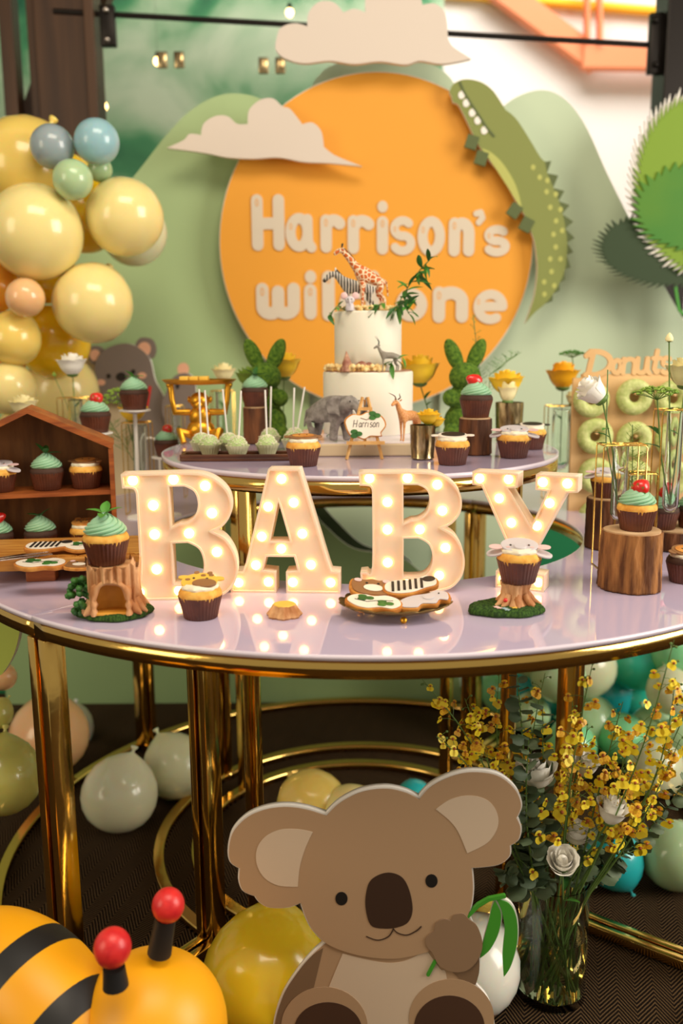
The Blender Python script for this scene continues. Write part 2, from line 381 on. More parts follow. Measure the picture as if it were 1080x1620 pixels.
# steel beams and yellow line of the building outside
def beam(a, b_, Y, th, m, name, label, cat):
    p, q = ay(*a, Y), ay(*b_, Y); mid = (p+q)/2; d = q-p
    o = MB().box((0, 0, 0), (d.length, .10, th), bev=.01).build(name, m, loc=mid, rot=(0, -math.atan2(d.z, d.x), 0), smooth=False)
    return tag(o, label, cat) if cat else struct(o)
beam((770, -30), (945, 100), 7.2, .17, 'steelorange', 'trim_9', None, None)
beam((920, 92), (1200, 96), 7.16, .16, 'steelorange', 'trim_10', None, None)
beam((700, -10), (1200, 32), 7.3, .045, 'yellowp', 'trim_11', None, None)
beam((928, -60), (928, 64), 7.1, .03, 'steelorange', 'trim_12', None, None)
beam((948, -60), (948, 68), 7.1, .03, 'steelorange', 'trim_13', None, None)
for i, (px, py, w) in enumerate(((249, 97, 'above the left cloud board'), (164, 168, 'above the blue balloons beside the brown post'), (458, 20, 'beside the top cloud board'))):
    c = ay(px, py, 4.4)
    t = thing('festoon_bulb', 'small glowing festoon bulb '+w, 'light bulb', c, group='festoon bulbs')
    MB().sph((0, 0, 0), .016, (1, 1, 1.15)).build('bulb', 'festoon', t)
    MB().lathe([(.010, .012), (.010, .035), (.004, .04)], 10).build('socket', 'darkmetal', t)
    MB().tube([(0, 0, .038), (0, 0, 3.4-c.z)], .0006, 4).build('wire', 'darkmetal', t)
struct(MB().box((0, 3.7, 3.45), (8, 2.6, .1)).build('ceiling', 'bframe', smooth=False))

M['leafboard'] = mat('leafboard', (188, 204, 92), .6)
# ================================================================== THE BACKDROP
YB = 2.90
def board(name, label, cat, pts, Y, m, depth=.018, foot=None, sc=1, off=(0, 0), group=None, edge='foam', smooth=True, bev=0):
    cx = sum(p[0] for p in pts)/len(pts); 
    o = ay(off[0]+cx/sc, off[1], Y); org = Vector((o.x, Y, 0))
    t = thing(name, label, cat, org, group=group)
    pl = Plane(Y, org, sc, off); lp = pl.loop(pts, smooth)
    flat('board', [lp], depth, edge, t)
    flat('printed_face', [lp], .0012, m, t, y=-.0012)
    return t, pl
def hill(pts, Y, m, label, depth=.02):
    t, pl = board('backdrop_panel', label, 'backdrop', pts, Y, m, depth); return t, pl
B0 = 1135
hill([(-200, B0, 1), (-200, 640), (-60, 560), (60, 440), (150, 350), (215, 275), (262, 215), (300, 176), (340, 153), (376, 148), (415, 158), (450, 190), (480, 300), (490, 700), (490, B0, 1)], YB, 'hill_l', 'tall sage green hill-shaped backdrop panel on the left')
hill([(455, B0, 1), (455, 330), (470, 200), (505, 118), (560, 96), (640, 94), (700, 112), (730, 170), (745, 330), (745, B0, 1)], YB+.03, 'hill_r_hazed', 'green rounded backdrop panel rising behind the orange disc')
hill([(700, B0, 1), (700, 400), (760, 220), (800, 165), (850, 143), (890, 155), (925, 198), (960, 275), (1000, 355), (1060, 470), (1160, 640), (1300, 900), (1300, B0, 1)], YB+.01, 'hill_r_hazed', 'green hill-shaped backdrop panel on the right, haze painted into its pale colour')
hill([(440, 965, 1), (440, 850), (460, 800), (492, 784), (530, 822), (575, 862), (640, 880), (660, 920), (640, 965, 1)], YB-.02, 'olive', 'dark olive leaf-shaped panel low on the backdrop, seen through the table ring', .01)
hill([(10, 1128, 1), (12, 900), (50, 812), (120, 790), (400, 792), (480, 798), (512, 830), (560, 868), (640, 885), (700, 960), (735, 1128, 1)], YB-.113, 'hill_d', 'long low moss-green panel along the foot of the backdrop', .01)
hill([(840, 1118, 1), (835, 900), (850, 800), (900, 770), (960, 790), (1040, 880), (1100, 1118, 1)], YB-.02, 'emerald', 'low emerald green bush-shaped panel seen through the table ring', .01)
hill([(-120, 1112, 1), (-120, 940), (-20, 960), (25, 1010), (55, 1090), (60, 1112, 1)], YB-.02, 'emerald', 'low emerald leaf-shaped panel behind the balloons at lower left', .01)
# sun disc with lettering
sc_ = ay(595, 388, YB-.06)
sun = thing('sun_disc', 'big round orange backdrop disc with cream bubble lettering', 'backdrop', (sc_.x, YB-.06, 0))
cz = sc_.z
flat('board', [ell(0, cz, .476, .492, 96)], .02, 'foam', sun)
flat('printed_face', [ell(0, cz, .474, .490, 96)], .0012, 'orange', sun, y=-.0012)
MB().box((0, .036, cz), (.3, .03, .3)).build('mounting_block', 'wood', sun, smooth=False)
sp = Plane(YB-.064, (sc_.x, YB-.064, 0))
def glyphs(ch):     # strokes in a unit box, y up, x-height .62
    ar = lambda cx, cy, rx, ry, a0, a1, n=14: [(cx+rx*math.cos(R(a0+(a1-a0)*i/n)), cy+ry*math.sin(R(a0+(a1-a0)*i/n))) for i in range(n+1)]
    G = {
     'H': ([[(.08, 0), (.08, 1)], [(.55, 0), (.55, 1)], [(.08, .48), (.55, .48)]], .63),
     'a': ([ar(.27, .31, .20, .29, 0, 360, 22), [(.47, .58), (.48, .1), (.56, 0)]], .60),
     'r': ([[(.08, 0), (.08, .62)], ar(.26, .40, .18, .22, 170, 40)], .47),
     'i': ([[(.08, 0), (.08, .60)]], .2),
     's': ([ar(.24, .47, .18, .16, 40, 270, 14)+ar(.24, .16, .19, .16, 90, -150, 14)], .5),
     'o': ([ar(.27, .31, .21, .31, 0, 360, 24)], .58),
     'n': ([[(.08, 0), (.08, .62)], ar(.28, .38, .2, .24, 175, 0)+[(.48, 0)]], .58),
     "'": ([[(.06, 1.0), (.08, .86), (.0, .78)]], .16),
     'w': ([[(.06, .62), (.06, .2)]+ar(.2, .17, .14, .17, 180, 360)+[(.34, .55)], [(.34, .2)]+ar(.48, .17, .14, .17, 180, 360)+[(.62, .62)]], .72),
     'l': ([[(.08, 0), (.08, 1)]], .2),
     'd': ([ar(.27, .31, .2, .29, 0, 360, 22), [(.48, 0), (.48, 1)]], .6),
     'e': ([[(.10, .33), (.50, .33)]+ar(.27, .32, .23, .30, 5, 300, 20)], .56),
     'D': ([[(.08, 0), (.16, .95)], [(.0, .8), (.1, .98)]+ar(.2, .5, .42, .48, 85, -80, 16)+[(.02, .02)]], .72),
     'u': ([[(.06, .6), (.06, .2)]+ar(.22, .18, .16, .17, 180, 360)+[(.4, .6), (.42, .1), (.5, 0)]], .52),
     't': ([[(.16, .95), (.1, .15), (.2, 0), (.3, .06)], [(0, .62), (.32, .62)]], .34),
     'm': ([[(.08, 0), (.08, .6)], ar(.2, .42, .12, .18, 170, 0)+[(.32, 0)], ar(.44, .42, .12, .18, 170, 0)+[(.56, 0)]], .66),
     'c': ([ar(.25, .3, .19, .28, 50, 310, 16)], .46),
    }
    return G[ch]
def word(txt, spots, m, parent, y, depth, rad, shine=None):  # spots: x, base z, height per letter
    for ch, (x, z, h, wsc) in zip(txt, spots):
        st, _ = glyphs(ch); mb = MB()
        for s_ in st: stroke(mb, [(x+p[0]*h*wsc, z+rad+p[1]*(h-2*rad)) for p in s_], rad, y-depth, y)
        mb.build('letter', m, parent, smooth=False)
def row(items, py0, py1, rad, sq=1.0):   # (char, left px, right px, baseline px, top px)
    rad0 = rad
    for ch, x0, x1, yb, yt in items:
        rad = rad0*(.74 if ch in 'es' else .88 if ch in 'ao' else 1)
        a = sp.p(x0, yb); b_ = sp.p(x1, yt); st, adv = glyphs(ch)
        xs = [p[0] for s_ in st for p in s_]; ys = [p[1] for s_ in st for p in s_]
        w = b_[0]-a[0]-2*rad; h = b_[1]-a[1]-2*rad
        fx = (lambda u: a[0]+rad+((u-min(xs))/(max(xs)-min(xs)))*w) if max(xs) > min(xs) else (lambda u: (a[0]+b_[0])/2)
        fz = lambda v: a[1]+rad+((v-min(ys))/(max(ys)-min(ys)))*h
        mb = MB()
        for s_ in st: stroke(mb, [(fx(p[0]), fz(p[1])) for p in s_], rad, -.0052, -.001)
        o = mb.build('letter', 'lettering', sun, smooth=False)
        k = st[0][-1] if ch in 'Hl' else st[0][0] if ch == 'w' else (.08, .62)
        cx, cz_ = (fx(k[0]), fz(k[1])-rad*.4) if ch in 'Hrinwl' else (fx(min(xs))+rad*.1, fz(max(ys)*.72))
        flat('outline_mark', [ell(cx, cz_, rad*.30, rad*.62, 16, 0), ell(cx, cz_, rad*.19, rad*.48, 16)], .0006, 'orange', sun, y=-.0062)
rr = .0185
row([('H', 399, 449, 397, 307), ('a', 452, 500, 400, 337), ('r', 507, 546, 400, 339), ('r', 550, 592, 402, 340), ('i', 597, 613, 403, 342), ('s', 617, 657, 404, 342), ('o', 660, 704, 406, 342), ('n', 709, 751, 406, 344), ('s', 765, 807, 406, 356)], 0, 0, rr*.93)
row([('w', 406, 474, 506, 447), ('i', 481, 501, 506, 449), ('l', 509, 530, 508, 428), ('d', 537, 600, 508, 428), ('o', 626, 676, 509, 456), ('n', 684, 741, 511, 453), ('e', 748, 803, 513, 458)], 0, 0, rr*1.03)
for (px, py, rp_) in ((605, 327, .0155), (491, 438, .0175)):
    a = sp.p(px, py); MB().prism([(a[0]+rp_*math.cos(k*PI/10), a[1]+rp_*1.1*math.sin(k*PI/10)) for k in range(20)], -.0052, -.001).build('letter_dot', 'lettering', sun, smooth=False)
a = [sp.p(753, 338), sp.p(760, 336), sp.p(763, 345), sp.p(757, 352)]
mb = MB(); stroke(mb, a, .009, -.0052, -.001); mb.build('apostrophe', 'lettering', sun, smooth=False)
# clouds
board('cloud_board', 'large cream cloud cut-out across the top of the backdrop', 'cloud', [(437, 62), (444, 44), (466, 37), (486, 42, 1), (488, 20), (505, 3), (528, 4), (543, 20, 1), (560, 14), (578, 20, 1), (580, -16), (605, -44), (640, -40), (662, -10), (668, 8, 1), (688, 6), (704, 22), (708, 60, 1), (716, 74), (745, 93, 1), (700, 101), (664, 96), (640, 102), (600, 97), (560, 101), (520, 96), (480, 100), (450, 92), (436, 78)], YB-.14, 'cloud')
board('cloud_board', 'cream cloud cut-out overlapping the left edge of the orange disc', 'cloud', [(264, 234, 1), (290, 222), (300, 212), (318, 214, 1), (322, 196), (340, 184), (360, 184), (375, 196), (392, 196, 1), (394, 174), (412, 158), (432, 156), (446, 168), (458, 172), (470, 186), (478, 197, 1), (494, 194), (508, 208), (512, 232, 1), (530, 246), (572, 263, 1), (520, 258), (480, 256), (440, 249), (400, 251), (360, 249), (330, 243), (296, 238)], YB-.12, 'cloud')
# crocodile
cr = [(118, 175, 1), (140, 130), (190, 103), (250, 100), (320, 120), (380, 165), (430, 235), (460, 285, 1), (500, 315), (540, 360), (610, 470), (670, 570), (700, 600, 1)]
tips = [(728, 600), (770, 688), (808, 783), (840, 870), (862, 970), (870, 1070), (862, 1157), (845, 1250), (812, 1325), (778, 1392), (735, 1455)]
base = [(715, 670), (752, 760), (785, 840), (808, 920), (826, 1010), (836, 1095), (834, 1170), (822, 1260), (790, 1340), (750, 1408), (700, 1470)]
inner = [(640, 1520), (580, 1588, 1), (612, 1500), (640, 1400), (655, 1250), (640, 1100), (610, 1010), (585, 940), (548, 880), (500, 790), (440, 680), (370, 600), (310, 520), (262, 430), (210, 320), (172, 252), (140, 240, 1), (132, 205, 1)]
pts = cr + [(b_[0], b_[1]) for b_ in base] + inner
croc, cp = board('crocodile_board', 'olive green crocodile cut-out climbing the right side of the orange disc', 'crocodile', pts, YB-.10, 'croc', sc=3.857, off=(680, 100))
tips = [(x+13, y-4) for x, y in tips]
b0 = (700, 600)
for tp, b1 in zip(tips, base):
    flat('spike', [[cp.p(*b0), cp.p(*tp), cp.p(*b1), cp.p((b0[0]+b1[0])/2-24, (b0[1]+b1[1])/2+4)]], .012, 'croc_d', croc, y=.002); b0 = b1
flat('belly', [cp.loop([(310, 520, 1), (370, 545), (440, 610), (510, 720), (545, 820), (562, 905, 1), (500, 800), (430, 690), (370, 600)])], .002, 'croc_y', croc, y=-.003)
for x, y in ((192, 197), (220, 246), (257, 305), (290, 352), (330, 412)):
    flat('tooth', [cp.loop([(x-20, y-8), (x, y-26), (x+20, y-6), (x+12, y+18), (x-12, y+20)])], .002, 'foam', croc, y=-.003)
mb = MB(); stroke(mb, [cp.p(*q) for q in ((182, 120), (205, 175), (250, 250), (300, 325), (345, 395), (388, 446))], .0035, -.003, -.001); mb.build('mouth_line', 'croc_d', croc, smooth=False)
for x, y, a in ((255, 482, .3), (312, 580, .3), (515, 900, .6), (588, 985, .5)):
    flat('foot', [[cp.p(x+math.cos(a)*u*36-math.sin(a)*v*42, y+math.sin(a)*u*36+math.cos(a)*v*42) for u, v in ((-1, -1), (1, -1), (1, 1), (-1, 1))]], .012, 'croc_d', croc, y=-.004)
for x, y in ((628, 636), (668, 697), (715, 716), (710, 785), (766, 800), (732, 880), (795, 893), (768, 963), (805, 1022), (752, 1045), (766, 1122), (732, 1195), (795, 1195), (740, 1272), (695, 1335), (757, 1358), (697, 1410)):
    q = cp.p(x, y); flat('spot', [ell(q[0], q[1], .007, .008, 14)], .001, 'croc_y', croc, y=-.002)
# tree board on the right
def spiky(cx, cy, rx, ry, n, amp=.16, seed=1, a0=0, a1=360):
    rd = random.Random(seed); out = []
    for i in range(n):
        a = R(a0+(a1-a0)*i/n); k = 1+rd.uniform(.3, 1)*amp; a2 = R(a0+(a1-a0)*(i+.45)/n)
        out.append((cx+rx*k*math.cos(a+.10), cy+ry*k*math.sin(a+.10))); out.append((cx+rx*.93*math.cos(a2), cy+ry*.93*math.sin(a2)))
    return out
org = ay(1100, 400, YB-.16); tr = thing('tree_board', 'tall cut-out tree with spiky green foliage in three greens at the right edge', 'tree', (org.x, YB-.16, 0))
tp = Plane(YB-.16, (org.x, YB-.16, 0))
for nm, lp, m, y in (('lower_foliage', spiky(1062, 392, 114, 60, 60, .12, 3), 'tree_d', 0), ('white_edging', spiky(1108, 290, 113, 147, 84, .07, 5), 'foam', -.006), ('upper_foliage', spiky(1114, 292, 110, 144, 84, .07, 6), 'tree_l', -.012), ('middle_foliage', spiky(1108, 330, 106, 70, 40, .14, 4), 'tree_m', -.018)):
    flat(nm, [[tp.p(*q) for q in lp]], .008, m, tr, y=y)
z = tp.p(1110, 400)[1]
flat('trunk', [[(-.05+.06, 0), (.12, 0), (.08, z), (.02, z)]], .014, 'bark2', tr, y=.012)
mb = MB(); stroke(mb, [tp.p(*q) for q in ((1068, 420), (1070, 460), (1075, 490), (1090, 505))], .004, .003, .009); mb.build('twig', 'k_leaf', tr, smooth=False)
# animal boards on the left
mound, mp_ = board('elephant_board', 'large rounded beige animal cut-out behind the wooden house shelf', 'cut-out', [(30, 1118, 1), (34, 760), (44, 690), (70, 625), (110, 580), (150, 566), (190, 600), (225, 700), (235, 1118, 1)], YB-.05, 'beige')
ko, kp = board('koala_board', 'grey bear-like cut-out with pink inner ears and cheeks beside the yellow balloons', 'koala', [(150, 590), (158, 560), (185, 545), (212, 546), (236, 566), (245, 600), (258, 625), (272, 660), (275, 720), (262, 800), (262, 1118, 1), (212, 1118, 1), (220, 800), (214, 700), (222, 645), (200, 640), (168, 632)], YB-.075, 'grey')
for x, y, r_ in ((229, 552, 17), (151, 562, 14)):
    flat('ear', [kp.loop([(x-r_, y), (x-r_*.5, y-r_), (x+r_*.6, y-r_*.9), (x+r_, y), (x+r_*.8, y+r_*.8, 1), (x-r_*.3, y+r_)])], .014, 'grey', ko, y=.004)
    flat('inner_ear', [[kp.p(*q) for q in ell(x-1, y, r_*.6, r_*.65, 20)]], .002, 'peachp', ko, y=.001)
for x, y in ((172, 595), (211, 588)): flat('eye', [[kp.p(*q) for q in ell(x, y, 3.4, 4, 14)]], .001, 'black', ko, y=-.003)
for x, y in ((160, 605), (225, 594)): flat('cheek', [[kp.p(*q) for q in ell(x, y, 7, 5, 16)]], .001, 'peachp', ko, y=-.003)
flat('nose', [[kp.p(*q) for q in ell(192, 596, 8, 7, 16)]], .001, 'black', ko, y=-.003)
flat('scarf', [[kp.p(*q) for q in ((228, 640), (236, 610), (240, 612), (234, 650))]], .001, 'berry', ko, y=-.003)
b2, kp2 = board('koala_board', 'small grey koala cut-out with one pink ear behind the gold monkey tray', 'koala', [(262, 622), (275, 596), (295, 590), (308, 602), (312, 630), (330, 680), (330, 1118, 1), (268, 1118, 1), (264, 720), (256, 650)], YB-.095, 'grey')
flat('ear', [[kp2.p(*q) for q in ell(289, 584, 9, 10, 20)]], .012, 'peachp', b2, y=.004)
flat('eye', [[kp2.p(*q) for q in ell(281, 610, 3, 5, 14)]], .001, 'black', b2, y=-.003)
lf, lp_ = board('leaf_board', 'green leaf-shaped cut-out with white edge under the left table rim', 'leaf', [(-40, 960), (0, 975), (30, 984), (31, 1000), (22, 1035), (4, 1066), (-30, 1110), (-60, 1500, 1), (-90, 1500, 1)], 1.62, 'leafboard')

# ================================================================== THE RING TABLE, four quarter units
CX, CY, RO, RI, TZ = .0525, 1.949, .821, .466, .75
def arcpoly(r0, r1, a0, a1, n=24):
    return [(r1*math.cos(a0+(a1-a0)*i/n), r1*math.sin(a0+(a1-a0)*i/n)) for i in range(n+1)]+[(r0*math.cos(a1-(a1-a0)*i/n), r0*math.sin(a1-(a1-a0)*i/n)) for i in range(n+1)]
seams = [R(-129.5), R(-37), R(52), R(141), R(230.5)]
desc = ['front quarter of the gold ring table with lavender glass top holding the lit letters', 'right quarter of the gold ring table under the tube vases and log stands', 'rear quarter of the gold ring table behind the cake', 'left quarter of the gold ring table under the wooden house shelf']
for k in range(4):
    a0, a1 = seams[k]+.0008, seams[k+1]-.0008
    t = thing('curved_table', desc[k], 'table', (CX, CY, 0), group='quarter units of the ring table')
    slab('glass_top', [arcpoly(RI, RO, a0, a1, 40)], .008, 'glasstop', t, TZ-.008)
    slab('top_edge', [arcpoly(RI-.0015, RI, a0, a1, 40)], .0078, 'topedge', t, TZ-.008)
    slab('top_edge', [arcpoly(RO, RO+.002, a0, a1, 40)], .0078, 'topedge', t, TZ-.008)
    for r0, r1, nm in ((RO-.016, RO-.001, 'outer_band'), (RI+.001, RI+.014, 'inner_band')): slab(nm, [arcpoly(r0, r1, a0, a1, 40)], .026, 'gold', t, TZ-.0345)
    for r0, r1, nm in ((RO-.016, RO+.004, 'floor_rail'), (RI+.002, RI+.024, 'floor_rail')): slab(nm, [arcpoly(r0, r1, a0, a1, 40)], .02, 'gold', t, .002)
    for a, sg in ((a0, 1), (a1, -1)):
        for r_ in (RO-.02, RI+.022):
            b_ = MB().box((0, 0, (TZ-.036+.002)/2), (.036, .018, TZ-.04), bev=.0015)
            th = a+sg*.014/r_
            b_.build('leg', 'gold', t, loc=(r_*math.cos(th), r_*math.sin(th), 0), rot=(0, 0, a))
        for z, h in ((.004, .018), (TZ-.034, .024)):
            rm = (RO+RI)/2; th = a+sg*.012/rm
            MB().box((0, 0, 0), (RO-RI-.06, .018, h), bev=.001).build('cross_rail', 'gold', t, loc=(rm*math.cos(th), rm*math.sin(th), z+h/2), rot=(0, 0, a))
# upper round table
T2, R2 = .93, .419
t = thing('round_table', 'smaller round gold-framed table with glass top carrying the cake', 'table', (.039, 1.938, 0))
slab('glass_top', [ell(0, 0, R2-.003, R2-.003, 96)], .009, 'glasstop', t, T2-.009)
slab('top_edge', [ell(0, 0, R2, R2, 96), ell(0, 0, R2-.003, R2-.003, 96)], .0088, 'topedge', t, T2-.009)
slab('band', [ell(0, 0, R2-.001, R2-.001, 96), ell(0, 0, R2-.016, R2-.016, 96)], .026, 'gold', t, T2-.035)
slab('floor_rail', [ell(0, 0, .39, .39, 96), ell(0, 0, .368, .368, 96)], .02, 'gold', t, .002)
for a in (-124, -40, 52, 141):
    a = R(a); MB().box((0, 0, (T2-.035)/2), (.02, .03, T2-.037), bev=.0015).build('leg', 'gold', t, loc=(.379*math.cos(a), .379*math.sin(a), 0), rot=(0, 0, a))

# ================================================================== MARQUEE LETTERS
LS = 1/2780
def lp(pts, x0, z0, smooth=False): 
    q = [((p[0]-x0)*LS, (z0-p[1])*LS*1.02)+tuple(p[2:]) for p in pts]
    return smoothloop(q, 5)
c1 = lambda *a: [(x, y, 1) for x, y in a]
Bout = c1((62, 73), (300, 70))+[(390, 74), (455, 98), (505, 145), (523, 200), (515, 255), (480, 300)]+c1((438, 320))+[(490, 350), (528, 410), (541, 475), (528, 540), (485, 590), (420, 610)]+c1((350, 614), (75, 614), (68, 527), (100, 523))+[(122, 500)]+c1((122, 160))+[(112, 136)]+c1((66, 132))
Bh1 = c1((262, 127), (325, 127))+[(366, 150), (380, 200), (366, 250), (330, 280)]+c1((300, 284), (264, 300))
Bh2 = c1((265, 368), (330, 366))+[(378, 395), (396, 455), (384, 510), (345, 542)]+c1((265, 546))
Aout = c1((697, 68), (838, 68), (962, 490), (975, 527), (1014, 530), (1014, 628), (768, 628), (768, 530), (822, 524), (806, 462), (680, 462), (662, 524), (722, 530), (722, 628), (512, 628), (512, 533), (570, 530), (585, 490))
Ah = c1((740, 212), (789, 392), (698, 392))
Yout = c1((555, 78), (766, 78), (766, 142), (722, 146), (832, 312), (900, 150), (846, 146), (846, 78), (1033, 78), (1033, 148), (985, 152), (852, 425), (852, 524), (900, 527), (900, 606), (676, 606), (676, 527), (738, 524), (738, 425), (598, 142), (555, 140))
LD = {
 'B': (Bout, [Bh1, Bh2], 300, 614, [(110, 100), (280, 98), (413, 127), (437, 243), (337, 328), (191, 206), (191, 330), (193, 480), (115, 580), (285, 575), (427, 537), (453, 410)]),
 'A': (Aout, [Ah], 763, 628, [(755, 113), (692, 237), (808, 218), (660, 372), (845, 358), (748, 427), (630, 503), (882, 499), (548, 585), (686, 580), (798, 580), (971, 580)]),
 'Y': (Yout, [], 790, 606, [(588, 110), (722, 107), (877, 112), (985, 112), (681, 196), (740, 303), (910, 203), (857, 308), (790, 395), (792, 480), (710, 565), (872, 565)])}
def inset(loop, d):     # shrink a closed outline by d
    n = len(loop); ar = sum(loop[i][0]*loop[(i+1) % n][1]-loop[(i+1) % n][0]*loop[i][1] for i in range(n)); s = 1 if ar > 0 else -1; out = []
    for i in range(n):
        p0, p, p1 = Vector(loop[i-1][:2]), Vector(loop[i][:2]), Vector(loop[(i+1) % n][:2])
        e0, e1 = p-p0, p1-p
        if e0.length < 1e-7 or e1.length < 1e-7: continue
        n0 = Vector((-e0.y, e0.x)).normalized()*s; n1 = Vector((-e1.y, e1.x)).normalized()*s
        m = n0+n1; 
        if m.length < .2: m = n0
        m = m/m.length; k = max(.5, m.dot(n0)); q = p+m*d/k; out.append((q.x, q.y))
    return out
bulb_me = MB().sph((0, 0, 0), .0078, (1, .55, 1), u=16, v=8).mesh(); bulb_me.materials.append(M['bulb'])
def letter(ch, px, py, rz, label, sc=1.0):
    out, holes, x0, z0, bulbs = LD[ch]
    o = lp(out, x0, z0); hs = [lp(h, x0, z0) for h in holes]
    p = az(px, py, TZ)
    t = thing('marquee_letter', label, 'letter lamp', p, R(rz)); t.scale = (sc,)*3
    flat('body', [o]+hs, .036, 'letter', t, y=.004, bev=.0012)
    flat('rim', [o, inset(o, .0032)], .006, 'letter', t, y=-.001)
    for h in hs: flat('rim', [h, inset(h, -.0028)], .006, 'letter', t, y=-.001)
    for x, y in bulbs: link('bulb', bulb_me, None, t, loc=((x-x0)*LS, .002, (z0-y)*LS*1.02))
    return t
letter('B', 289, 949, 3, 'lit white marquee letter B at the left end of the word', 1.03)
letter('A', 451, 938, -4, 'lit white marquee letter A')
letter('B', 650, 937, -4, 'lit white marquee letter B between the A and the Y')
letter('Y', 822, 933, -24, 'lit white marquee letter Y behind the elephant cupcake')

# ================================================================== CUPCAKES
n_f = 34
def liner_mesh(h=.034, rb=.0235, rt=.032):
    return MB().lathe([(rb*.5, 0), (rb, 0), (rb+.001, .001), (rb+(rt-rb)*.35, h*.35), (rb+(rt-rb)*.7, h*.7), (rt, h), (rt-.0015, h-.001), (rt-.003, h-.006), (.001, h-.008)], n_f*4, fn=lambda a, z, j: 1+(.022*math.cos(n_f*a) if 1 <= j <= 6 else 0)).mesh(ang=80)
def cake_mesh(h=.034, top=.012, rt=.0315):
    return MB().lathe([(rt-.002, h-.006), (rt+.0005, h+.001), (rt, h+.005), (rt-.003, h+top*.8), (rt-.010, h+top), (.0, h+top*1.05)], 40, fn=lambda a, z, j: 1+.012*math.sin(5*a)+.01*math.sin(9*a+2)).mesh()
def swirl_mesh(z0=.042, R0=.0285, H=.030, n=7, tw=1.5):
    def fn(u, v):
        a = 2*PI*u; t = v; rad = R0*(math.cos(t*PI/2)**.75 if t < 1 else 0)*(1.0 if t > .08 else .86+1.7*t)
        rad *= 1+.085*math.cos(n*(a-tw*2*PI*t*.55))*(1-t*.4)
        return Vector((rad*math.cos(a), rad*math.sin(a), z0+H*t+.0015*math.cos(n*(a-tw*PI*t))))
    mb = MB(); mb.grid(fn, 113, 40); return mb.mesh(ang=70)
def cream_mesh(z0=.044, r=.026, h=.008):
    return MB().lathe([(r*.6, z0-.002), (r, z0), (r*1.05, z0+h*.4), (r*.98, z0+h*.8), (r*.8, z0+h), (0, z0+h)], 48, fn=lambda a, z, j: 1+.03*math.sin(7*a)+.02*math.sin(12*a+j)).mesh()
ME = dict(liner=liner_mesh(), cake=cake_mesh(), swirl=swirl_mesh(), cream=cream_mesh())
for k, m in (('liner', 'liner'), ('cake', 'cake'), ('swirl', 'mint'), ('cream', 'cream')): ME[k].materials.append(M[m])
ME['chocake'] = ME['cake'].copy(); ME['chocake'].materials.clear(); ME['chocake'].materials.append(M['chocake'])
def leaf_mesh(l, w, curl=.2, fold=.25, nu=5, nv=8, m='leafm'):
    def fn(u, v):
        ww = w*.5*math.sin(PI*min(1, v*.96+.02))**.7*(1-.25*v); x = (u-.5)*2*ww
        return Vector((x, l*v, -curl*l*v*v+abs(u-.5)*2*fold*ww))
    mb = MB(); mb.grid(fn, nu, nv); me = mb.mesh(ang=180); me.materials.append(M[m]); return me
ME['mintleaf'] = leaf_mesh(.026, .016, .25, .3); ME['mintleafd'] = leaf_mesh(.030, .014, .15, .3, m='leafd')
def topping_leaves(parent, z, d=False, n=4):
    for i in range(n):
        a = 2*PI*i/n+random.uniform(-.4, .4); link('mint_leaf', ME['mintleafd' if d else 'mintleaf'], None, parent, loc=(0, 0, z), rot=(R(random.uniform(5, 50)), 0, a))
def strawberry(parent, z, tilt=(R(12), R(-112), 0), half=False):
    mb = MB().lathe([(0, -.013), (.004, -.011), (.009, -.004), (.0115, .003), (.010, .008), (.005, .0105), (0, .011)], 20)
    b_ = mb.build('strawberry', 'berry', parent, loc=(.004, -.004, z+.007), rot=tilt); b_.scale = (1.25, 1.25, 1.45)
    for i in range(7):
        a = 2*PI*i/7; link('sepal', ME['sepal'], None, b_, loc=(0, 0, .0105), rot=(R(-8), 0, a))
ME['sepal'] = leaf_mesh(.011, .005, .1, .2, m='leafm')
